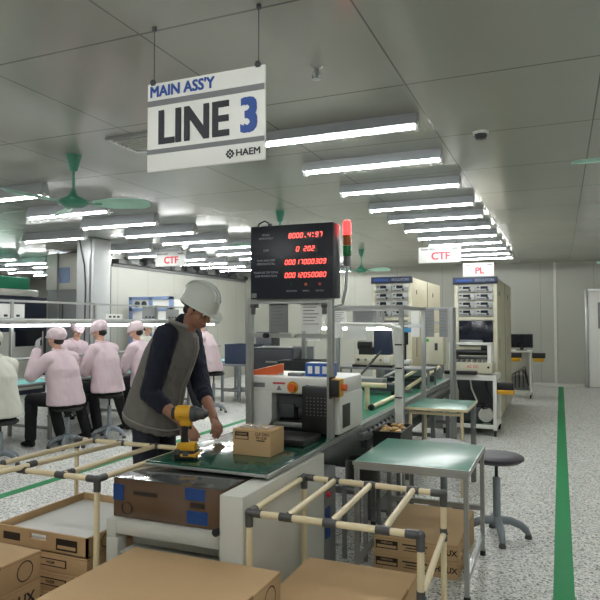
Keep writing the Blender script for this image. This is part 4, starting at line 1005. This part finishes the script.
# ================================================================== people
def solid(mb, voxel, smooth=6, fold=0.0, fscale=9.0):
    """fuse the builder's overlapping volumes into one continuous smooth skin"""
    me = bpy.data.meshes.new('tmp'); me.from_pydata(mb.v, [], mb.f); me.update()
    bm = bmesh.new(); bm.from_mesh(me); bmesh.ops.recalc_face_normals(bm, faces=bm.faces); bm.to_mesh(me); bm.free()
    o = bpy.data.objects.new('tmp', me); COL.objects.link(o)
    r = o.modifiers.new('r', 'REMESH'); r.mode = 'VOXEL'; r.voxel_size = voxel; r.use_smooth_shade = True
    s = o.modifiers.new('s', 'SMOOTH'); s.factor = .5; s.iterations = smooth
    dg = bpy.context.evaluated_depsgraph_get(); dg.update()
    m2 = bpy.data.meshes.new_from_object(o.evaluated_get(dg))
    bpy.data.objects.remove(o); bpy.data.meshes.remove(me)
    if fold:
        ns = [v.normal.copy() for v in m2.vertices]
        for v, nn in zip(m2.vertices, ns):
            q = v.co*fscale; q.z *= .6
            d = noise.noise(q)+.5*noise.noise(q*2.3); v.co += nn*(fold*(1-abs(d)*2))
    out = MB(); out.v = [tuple(v.co) for v in m2.vertices]; out.f = [tuple(p.vertices) for p in m2.polygons]
    out.mi = [0]*len(out.f); out.sm = [True]*len(out.f); bpy.data.meshes.remove(m2); return out
def limb(b, pts, rs, n=14):
    for p, r in zip(pts, rs): b.ell(p, (r, r, r), n=n)
    for i in range(len(pts)-1): b.cyl(pts[i], pts[i+1], rs[i], rs[i+1], n=n)
class Fr:
    """body frame: forward direction, right and up at a base point"""
    def __init__(s, base, f): s.o = V(base); s.f = V((f[0], f[1], 0)).normalized(); s.r = V((s.f.y, -s.f.x, 0))
    def __call__(s, f, r, u): return s.o+s.f*f+s.r*r+Z3*u
def rot_from(f, up=None):
    """matrix whose columns are right, forward, up for a head looking along f"""
    f = V(f).normalized(); r = f.cross(Z3).normalized(); u = r.cross(f); return Matrix((r, f, u)).transposed()
def head(b, c, R, s=1.0, extra=True):
    """skull, jaw, nose, ears; c is the head centre, R its orientation (right, forward, up)"""
    P = lambda x, y, z: V(c)+R @ V((x*s, y*s, z*s))
    b.ell(P(0, -.008, .025), (.073*s, .092*s, .088*s), R, n=20); b.ell(P(0, .018, -.035), (.060*s, .070*s, .068*s), R, n=18)
    b.ell(P(0, .045, -.078), (.036*s, .034*s, .028*s), R, n=12)
    b.cyl(P(0, .083, .012), P(0, .106, -.026), .009*s, .014*s, n=8); b.ell(P(0, .099, -.026), (.017*s, .014*s, .010*s), R, n=10)
    b.ell(P(0, .085, -.055), (.024*s, .012*s, .006*s), R, n=10); b.ell(P(0, .083, -.064), (.021*s, .012*s, .006*s), R, n=10)
    b.ell(P(0, .076, .026), (.052*s, .014*s, .010*s), R, n=12)
    for sx in (-1, 1):
        b.ell(P(sx*.074, -.005, -.008), (.010*s, .022*s, .034*s), R, n=10); b.ell(P(sx*.040, .062, -.022), (.022*s, .016*s, .018*s), R, n=10)
def eyes(par, c, R, s=1.0):
    P = lambda x, y, z: V(c)+R @ V((x*s, y*s, z*s))
    b = MB()
    for sx in (-1, 1): b.ell(P(sx*.032, .077, .006), (.013*s, .009*s, .006*s), R, n=10, m=0); b.ell(P(sx*.032, .0835, .006), (.006*s, .004*s, .0055*s), R, n=8, m=1)
    obj('eyes', b, [M['white'], M['black']], par)
    b = MB()
    for sx in (-1, 1): b.tube([P(sx*.015, .086, .026), P(sx*.033, .084, .031), P(sx*.052, .072, .026)], .0038*s, n=6)
    obj('eyebrows', b, M['hair'], par)
    b = MB(); b.ell(P(0, .092, -.0595), (.021*s, .006*s, .003*s), R, n=10); obj('mouth', b, pm('lips', (140, 78, 72), .5), par)
def hand(b, wrist, d, palm_n, side, s=1.0, curl=.5):
    """palm and five bent fingers; d along the hand, palm_n out of the palm, side=+1 puts the thumb towards d x palm_n"""
    d = V(d).normalized(); n = V(palm_n); n = (n-d*n.dot(d)).normalized(); t = d.cross(n)*side; w = V(wrist)
    Rm = Matrix((t, d, n)).transposed()
    b.ell(w+d*.045*s, (.040*s, .052*s, .015*s), Rm, n=14); b.cyl(w-d*.02*s, w+d*.02*s, .026*s, .028*s, n=12)
    for k, (off, L) in enumerate(((.030, .074), (.010, .082), (-.010, .076), (-.029, .060))):
        p = w+d*.078*s+t*off*s; pts = [w+d*.05*s+t*off*s*.9, p]; a = 0
        for j, fr in enumerate((.42, .32, .26)):
            a += curl*(.75 if j == 0 else .9); dd = d*math.cos(a)+n*math.sin(a)+t*off*.8*(1 if j == 0 else .4); p = p+dd.normalized()*L*fr*s; pts.append(p)
        limb(b, pts, [.0095*s, .0092*s, .0085*s, .0078*s, .0068*s], n=8)
    q = [w+d*.018*s+t*.022*s, w+d*.045*s+t*.050*s+n*.008*s, w+d*.072*s+t*.058*s+n*.022*s, w+d*.092*s+t*.050*s+n*.034*s]
    limb(b, q, [.014*s, .0125*s, .010*s, .008*s], n=8)
def shoe(b, heel, d, s=1.0):
    d = V(d); d.z = 0; d.normalize(); h = V(heel); Rm = rot_from(d)
    b.ell(h+d*.03*s+Z3*.045*s, (.038*s, .055*s, .045*s), Rm); b.ell(h+d*.14*s+Z3*.032*s, (.043*s, .085*s, .032*s), Rm); b.ell(h+d*.09*s+Z3*.05*s, (.036*s, .07*s, .04*s), Rm)

# ------------------------------------------------------------------ the standing packer with helmet
def make_packer():
    B = V((-2.56, 3.52, 0)); F = Fr(B, (.97, .25)); T = 1.0
    pr = thing('person', 'standing worker in white helmet, grey vest and navy sleeves bending over the green top', 'person', B)
    hip = F(0, 0, .93); chest = F(.13, 0, 1.27); neck = F(.215, 0, 1.47)
    hc = V((-2.225, 3.56, 1.578)); HD = V((.86, -.12, -.50)); R = rot_from(HD)
    shR, shL = F(.16, .185, 1.41), F(.20, -.185, 1.41)
    elR, elL = V((-2.43, 3.31, 1.04)), V((-2.30, 3.72, 1.05))
    wrR, wrL = V((-2.15, 3.29, .865)), V((-2.045, 3.46, .885))
    legs = []
    for sgn, fx in ((1, -.03), (-1, .05)):
        legs.append([F(0, .095*sgn, .90), F(fx+.02, .105*sgn, .50), F(fx-.03, .11*sgn, .09)])
    # body, one continuous skin
    b = MB(); head(b, hc, R, 1.04); limb(b, [neck-Z3*.06, hc-R @ V((0, .02, .05))], [.062, .055])
    tor = [(hip-Z3*.05, .15, .10), (hip+Z3*.1, .14, .095), (F(.08, 0, 1.16), .15, .10), (chest+Z3*.05, .165, .105), (F(.19, 0, 1.40), .15, .085), (neck, .07, .06)]
    b.loft([(c, F.r*a, F.f*q) for c, a, q in tor])
    for sh, el, wr in ((shR, elR, wrR), (shL, elL, wrL)): limb(b, [sh, sh.lerp(el, .45), el, el.lerp(wr, .35), wr], [.052, .048, .040, .042, .027])
    for L in legs: limb(b, L, [.075, .055, .038])
    hand(b, wrR, (V((-2.05, 3.24, .815))-wrR), (.15, .3, -.9), -1, 1.0, .42)
    hand(b, wrL, (V((-1.97, 3.38, .82))-wrL), (.1, -.5, -.85), 1, 1.0, .5)
    for L in legs: b.ell(L[2]+F.f*.05-Z3*.05, (.04, .04, .03))
    obj('body', solid(b, .0056, 4), M['skin'], pr); 
    eyes(pr, hc, R, 1.04)
    # hair under the helmet
    h = MB(); P = lambda x, y, z: hc+R @ V((x, y, z))
    h.ell(P(0, -.022, .02), (.081, .090, .085), R); h.ell(P(0, -.07, -.03), (.062, .035, .045), R)
    for sx in (-1, 1): h.ell(P(sx*.073, .012, .012), (.007, .010, .022), R)
    obj('hair', solid(h, .008, 3), M['hair'], pr)
    # sweater sleeves and collar
    s = MB()
    for sh, el, wr in ((shR, elR, wrR), (shL, elL, wrL)):
        limb(s, [sh, sh.lerp(el, .45), el, el.lerp(wr, .38)], [.078, .072, .062, .050])
    limb(s, [neck-Z3*.03, neck+Z3*.02+F.f*.01], [.075, .068]); s.loft([(c, F.r*a*.95, F.f*q*.9) for c, a, q in tor[2:-1]])
    obj('sweater', solid(s, .008, 5, .006, 16), M['sleeve'], pr)
    # vest
    v = MB()
    vr = [(F(-.005, 0, .80), .225, .185), (F(.0, 0, .86), .222, .18), (hip+F.f*.02+Z3*.04, .212, .165), (F(.06, 0, 1.12), .195, .155), (F(.12, 0, 1.27), .195, .155), (F(.165, 0, 1.37), .185, .14), (F(.19, 0, 1.44), .14, .11), (F(.205, 0, 1.475), .085, .078)]
    v.loft([(c, F.r*a, F.f*q+Z3*(-q*.35)) for c, a, q in vr], n=28)
    obj('vest', solid(v, .009, 4, .007, 11), M['vest'], pr)
    d = MB()    # zip, collar roll, pockets, hem band follow the vest front
    fr_ = [c+F.f*q*1.03-Z3*q*.35 for c, a, q in vr]
    d.tube([p+F.f*.004 for p in fr_[:7]], .009, n=6)
    for sg in (1, -1): d.tube([p+F.r*sg*.035+F.f*.0 for p in fr_[1:7]], .006, n=6)
    c, a, q = vr[7]
    d.tube([c+F.r*(a*1.02*math.cos(t_))+(F.f*q*1.02-Z3*q*.35)*math.sin(t_)+Z3*.012 for t_ in [PI/2+.3+i*(2*PI-.6)/16 for i in range(17)]], .015, n=8)
    c, a, q = vr[1]
    d.tube([c+F.r*((a+.006)*math.cos(t_))+(F.f*(q+.006)-Z3*q*.35)*math.sin(t_)-Z3*.02 for t_ in [i*2*PI/24 for i in range(25)]], .008, n=6)
    obj('vest_trim', d, M['vestdk'], pr)
    for sg in (1, -1):
        for rw, z_ in ((.10, 1.0), (.10, 1.21)):
            fw = .015+(z_-.93)*.30; c = F(fw+.105, rw*sg, z_-.045); Rm = Matrix((F.r, F.f, Z3)).transposed() @ Matrix.Rotation(-.3, 3, 'X') @ Matrix.Rotation(-.45*sg, 3, 'Z')
            Mt = Matrix.Translation(c) @ Rm.to_4x4(); k = MB(); k.box(-.055, .055, -.015, .022, -.06, .05, bev=.012, M=Mt); k.box(-.058, .058, -.01, .027, .03, .055, bev=.006, M=Mt); obj('pocket', k, M['vest'], pr)
    # trousers and shoes
    tr = MB(); tr.loft([(c, F.r*a, F.f*q) for c, a, q in ((F(-.01, 0, .98), .165, .125), (F(-.02, 0, .88), .18, .14), (F(-.01, 0, .78), .17, .12))])
    for L in legs: limb(tr, L, [.095, .078, .068])
    obj('trousers', solid(tr, .011, 5, .006, 10), M['jean'], pr)
    for L in legs:
        sb = MB(); shoe(sb, V((L[2].x, L[2].y, 0))-F.f*.04, F.f, 1.05); obj('shoe', solid(sb, .009, 2), M['shoe'], pr)
    # helmet: worn, so its own thing would still move with the head; kept as clothing
    Rh = R @ Matrix.Rotation(.10, 3, 'X'); hcn = hc+R @ V((0, -.012, .045))
    hb = MB(); n = 32; rings = []
    prof_ = [(1.06, -.015), (1.04, -.004), (1.0, .0), (.99, .03), (.95, .06), (.86, .092), (.70, .118), (.48, .134), (.22, .142), (.01, .144)]
    vs = []; 
    for rr, z_ in prof_:
        for i in range(n):
            t_ = 2*PI*i/n; x_, y_ = .112*rr*math.cos(t_), .142*rr*math.sin(t_)
            if z_ < 0: 
                y_ += max(0, math.sin(t_))**3*.055; 
            zz = z_-(max(0, math.sin(t_))**2*.02 if z_ <= .0 else 0)
            vs.append(hcn+Rh @ V((x_, y_, zz)))
    fs = [(i*n+j, i*n+(j+1) % n, (i+1)*n+(j+1) % n, (i+1)*n+j) for i in range(len(prof_)-1) for j in range(n)]
    hb.add(vs, fs, 0, True)
    # inner face so that the shell has thickness
    inner = [hcn+(p-hcn)*.955 for p in vs]; hb.add(inner, [f[::-1] for f in fs], 0, True)
    hb.add(vs[:n]+inner[:n], [(i, n+i, n+(i+1) % n, (i+1) % n) for i in range(n)], 0)
    hl = obj('helmet', hb, M['helmet'], pr)
    rb = MB()
    for x_ in (-.03, 0, .03): rb.tube([hcn+Rh @ V((x_, .142*r_*sgn, z_+.003)) for r_, z_, sgn in ((.95, .058, -1), (.86, .092, -1), (.70, .118, -1), (.4, .137, -1), (0, .144, 1), (.4, .137, 1), (.70, .118, 1), (.86, .092, 1), (.95, .058, 1))], .008, n=8)
    obj('ridge', rb, M['helmet'], hl)
    rb = MB(); rb.tube([hcn+Rh @ V((.105*math.cos(t_), .135*math.sin(t_), -.022)) for t_ in [PI+.2+i*(PI-.4)/10 for i in range(11)]], .009, n=6)
    rb.ell(hcn+Rh @ V((0, -.145, -.02)), (.02, .014, .014), n=10); obj('headband', rb, M['dark'], hl)
make_packer()

# ------------------------------------------------------------------ seated workers
def sitter(loc, f, lab, seat=.50, lean=.12, arm=((.34, .14, .82), (.36, -.12, .82)), hd=(1, 0, -.45), smock='pink', cap='pinkcap', s=1.0, foot=((.30, .16), (.18, -.18)), group='seated workers', face=False, glove=False, neck_up=0, mask=False):
    x, y, _ = loc; F = Fr((x, y, 0), f); pr = thing('person', lab, 'person', loc, group)
    z0 = seat+.085; U_ = 1.07; WD = 1.2
    hip = F(0, 0, z0); mid = F(.02+lean*.35, 0, z0+.24*U_); ch = F(.03+lean*.75, 0, z0+.40*U_); nk = F(.04+lean*1.05, 0, z0+.53*U_)
    hcw = F(.06+lean*1.5, 0, z0+.675*U_); HDv = F.f*hd[0]+F.r*hd[1]+Z3*hd[2]; R = rot_from(HDv)
    sh = [F(.03+lean*.95, .19, z0+.455*U_), F(.03+lean*.95, -.19, z0+.455*U_)]
    wr = [F(*a) for a in arm]; el = []
    for S, W, sg in zip(sh, wr, (1, -1)):
        e = S+F.r*sg*.15-Z3*.20+F.f*.10 if W.z > S.z-.1 else S.lerp(W, .5)+F.r*sg*.07-Z3*.14-F.f*.05
        el.append(e)
    kn = [F(.40, .13+.03, z0-.01), F(.40, -.13-.03, z0-.01)]; ft = [F(foot[0][0], foot[0][1], .08), F(foot[1][0], foot[1][1], .08)]
    b = MB(); head(b, hcw, R, 1.0); limb(b, [nk-Z3*.05, hcw-Z3*.06], [.055, .05])
    b.loft([(c, F.r*a, F.f*q) for c, a, q in ((hip, .15, .10), (mid, .13, .085), (ch, .15, .09), (nk, .06, .05))])
    for S, E_, W in zip(sh, el, wr): limb(b, [S, E_, W], [.045, .036, .026])
    for k_, ft_, sg in zip(kn, ft, (1, -1)): limb(b, [F(.02, .08*sg, z0), k_, ft_], [.07, .05, .036])
    for W, E_, sg in zip(wr, el, (1, -1)): hand(b, W, (W-E_)+F.f*.1, (0, 0, -1) if W.z < E_.z+.15 else tuple(F.r*(-sg)), -sg, .95, .45)
    bd = obj('body', solid(b, .0095, 3), M['skin_lt'], pr)
    if face: eyes(pr, hcw, R)
    P = lambda x_, y_, z_: hcw+R @ V((x_, y_, z_))
    h = MB(); h.ell(P(0, -.026, .0), (.077, .072, .085), R); h.ell(P(0, -.055, -.04), (.060, .036, .040), R); obj('hair', solid(h, .010, 2), M['hair'], pr)
    c = MB(); c.ell(P(0, -.02, .066), (.100, .114, .078), R, n=20); c.ell(P(0, -.045, .040), (.100, .094, .075), R, n=18)
    c.loft([(P(0, -.006, .014), R @ V((.090, 0, 0)), R @ V((0, .104, 0))), (P(0, -.004, .055), R @ V((.098, 0, 0)), R @ V((0, .112, 0)))], n=24)
    if face or True: c.loft([(P(0, .075, .036), R @ V((.062, 0, 0)), R @ V((0, .062, -.012))), (P(0, .07, .046), R @ V((.066, 0, 0)), R @ V((0, .062, -.008)))], n=20)
    obj('cap', solid(c, .009, 3, .003, 30), M[cap], pr)
    j = MB(); j.loft([(q_, F.r*a*WD, F.f*w_*1.12) for q_, a, w_ in ((F(-.01, 0, z0-.055), .205, .165), (F(-.005, 0, z0), .205, .16), (F(lean*.15, 0, z0+.12), .19, .145), (mid, .185, .14), (F(.02+lean*.6, 0, z0+.34*U_), .185, .138), (F(.03+lean*.85, 0, z0+.43*U_), .165, .118), (F(.035+lean*.97, 0, z0+.485*U_), .115, .095), (nk+Z3*.01, .068, .072))], n=26)
    for S, E_, W in zip(sh, el, wr): limb(j, [nk-Z3*.03, S-Z3*.012, S.lerp(E_, .5), E_, E_.lerp(W, .85)], [.06, .082, .078, .070, .052])
    obj('smock', solid(j, .010, 5, .008, 6), M[smock], pr)
    cl = MB(); cl.tube([nk+F.r*(.075*math.cos(t_))+F.f*(.07*math.sin(t_))+Z3*(.022+.01*math.sin(t_)) for t_ in [i*2*PI/18 for i in range(19)]], .013, n=8); obj('collar', cl, M[smock], pr)
    tr = MB(); tr.loft([(q_, F.r*a, F.f*w_) for q_, a, w_ in ((F(-.02, 0, z0-.078), .18, .145), (F(-.01, 0, z0+.03), .18, .14), (F(0, 0, z0+.1), .15, .11))])
    for k_, ft_, sg in zip(kn, ft, (1, -1)): limb(tr, [F(.02, .085*sg, z0-.005), k_, k_.lerp(ft_, .5), ft_+Z3*.03], [.095, .075, .068, .064])
    obj('trousers', solid(tr, .012, 4, .005, 10), M['trous'], pr)
    for ft_ in ft:
        sb = MB(); shoe(sb, V((ft_.x, ft_.y, 0))-F.f*.05, F.f, .95); obj('shoe', solid(sb, .010, 2), M['shoe'], pr)
    if glove:
        g = MB(); hand(g, wr[1], (wr[1]-el[1])+F.f*.1, tuple(F.r), 1, 1.14, .45); obj('glove', solid(g, .009, 3), M['glove'], pr)
    return pr
def sit_stool(x, y, h, lab): stool((x, y, 0), h, lab, 'rubber', group='stools along the left bench', legs=5, a0=.2, seat_r=.18)
W_ = (-1, 0)
sitter((-5.5, 4.86, 0), (-1, .1), 'seated worker in off-white smock and cap cut by the left edge', smock='cream', cap='cream', lean=.05, arm=((.36, .1, .86), (.36, -.14, .86)), seat=.47)
sit_stool(-5.47, 4.86, .47, 'dark stool under the worker cut by the left edge')
sitter((-5.50, 5.83, 0), (-1, .06), 'seated worker in pink smock raising a gloved hand, seen from behind', arm=((.34, .15, .84), (.26, -.20, 1.19)), lean=.08, hd=(1, -.25, -.15), seat=.49, glove=True, foot=((.25, .16), (.38, -.18)))
sit_stool(-5.47, 5.83, .49, 'dark stool under the worker raising a hand')
sitter((-5.45, 6.52, 0), (-1, .0), 'seated worker in pink smock with head turned left, right of the raised hand', arm=((.38, .14, .86), (.36, -.14, .86)), lean=.06, hd=(1, -.3, -.55), seat=.57)
sit_stool(-5.42, 6.52, .57, 'dark stool under the worker with head turned left')
sitter((-5.45, 7.3, 0), (-1, -.1), 'seated worker in pink smock partly hidden by the helmeted worker\'s back', arm=((.40, .1, .85), (.40, -.12, .85)), lean=.06, hd=(1, -.25, -.5), seat=.56)
sit_stool(-5.42, 7.3, .56, 'dark stool under the worker partly hidden behind the helmeted worker')
sitter((-5.38, 9.02, 0), (-1, -.15), 'seated worker in pink smock between the helmet and the display post', arm=((.40, .1, .85), (.42, -.1, .85)), lean=.10, hd=(1, -.2, -.6), seat=.66, s=1)
sit_stool(-5.34, 9.02, .66, 'dark stool under the worker near the display post')
sitter((-7.3, 7.72, 0), (1, -.2), 'worker facing the camera across the bench, leaning in below the lamps', arm=((.40, .12, .86), (.40, -.12, .86)), lean=.16, hd=(1, .25, -.55), seat=.56, face=True)
sit_stool(-7.34, 7.72, .56, 'dark stool under the worker facing the camera')
sitter((-7.6, 9.9, 0), (1, .05), 'worker in white cap on the far bench side, just left of the helmet', arm=((.40, .12, .86), (.40, -.12, .86)), lean=.14, hd=(1, 0, -.4), seat=.58, smock='cream', cap='cream')
sit_stool(-7.64, 9.9, .58, 'dark stool under the white-capped worker on the far side')

# ================================================================== cordless drill on the green top
def drill():
    c = V((-1.875, 2.87, .761)); t = thing('cordless_drill', 'yellow and black cordless drill standing on its battery by the wrapped box', 'drill', c)
    a = .25; Mt = Matrix.Translation(c) @ Matrix.Rotation(a, 4, 'Z') @ Matrix.Diagonal((.78, .9, .98, 1))
    T_ = lambda x, y, z: Mt @ V((x, y, z))
    b = MB(); b.box(-.07, .085, -.045, .045, .0, .055, bev=.014, M=Mt); bt = obj('battery', b, M['black'], t)
    b = MB(); b.box(-.05, .08, -.038, .038, .045, .095, bev=.014, M=Mt); b.box(-.02, .095, -.047, .047, .018, .04, bev=.008, M=Mt); obj('battery_shoe', b, M['yellow'], t)
    b = MB(); b.box(.0, .04, -.0475, -.046, .06-.035, .05, M=Mt); b.box(-.06, -.02, -.047, .047, .03, .06, bev=.006, M=Mt); obj('battery_latch', b, M['dark'], bt)
    b = MB(); b.loft([(T_(x, 0, z), Mt.to_3x3() @ V((w_, 0, 0)), Mt.to_3x3() @ V((0, .022, 0))) for x, z, w_ in ((.0, .07, .034), (-.005, .11, .026), (-.005, .15, .024), (.0, .19, .028), (.005, .22, .034))], n=16); obj('grip', solid(b, .005, 2), M['black'], t)
    b = MB(); b.cyl(T_(-.07, 0, .25), T_(.05, 0, .25), .038, .040, n=20); b.ell(T_(-.07, 0, .25), (.02, .037, .037), Mt.to_3x3()); b.box(-.035, .05, -.026, .026, .18, .25, bev=.012, M=Mt); b.box(-.06, .03, -.02, .02, .26, .296, bev=.01, M=Mt); obj('motor_housing', solid(b, .005, 2), M['yellow'], t)
    b = MB(); b.cyl(T_(-.088, 0, .25), T_(-.062, 0, .25), .034, .0385, n=18); obj('rear_cap', b, M['black'], t)
    b = MB(); b.cyl(T_(.045, 0, .25), T_(.075, 0, .25), .043, n=20); b.cyl(T_(.075, 0, .25), T_(.10, 0, .25), .040, .034, n=20); obj('clutch_ring', b, M['dark'], t)
    b = MB(); b.cyl(T_(.10, 0, .25), T_(.135, 0, .25), .031, .030, n=18); b.cyl(T_(.135, 0, .25), T_(.165, 0, .25), .028, .013, n=18); obj('chuck', b, M['joint'], t)
    b = MB(); b.box(.028, .046, -.012, .012, .165, .20, bev=.006, M=Mt); obj('trigger', b, M['black'], t)
    b = MB(); b.box(-.03, .03, -.0405, -.036, .235, .262, M=Mt); obj('model_plate', b, M['black'], t)
drill()
tag(obj('reflection_patch', MB().box(-2.02, -1.92, 3.42, 3.6, .7605, .762), M['paper']), 'white sheet under the helmeted worker\'s hands on the green top', 'paper')  # thin white slab paints the bright reflection on the glossy top
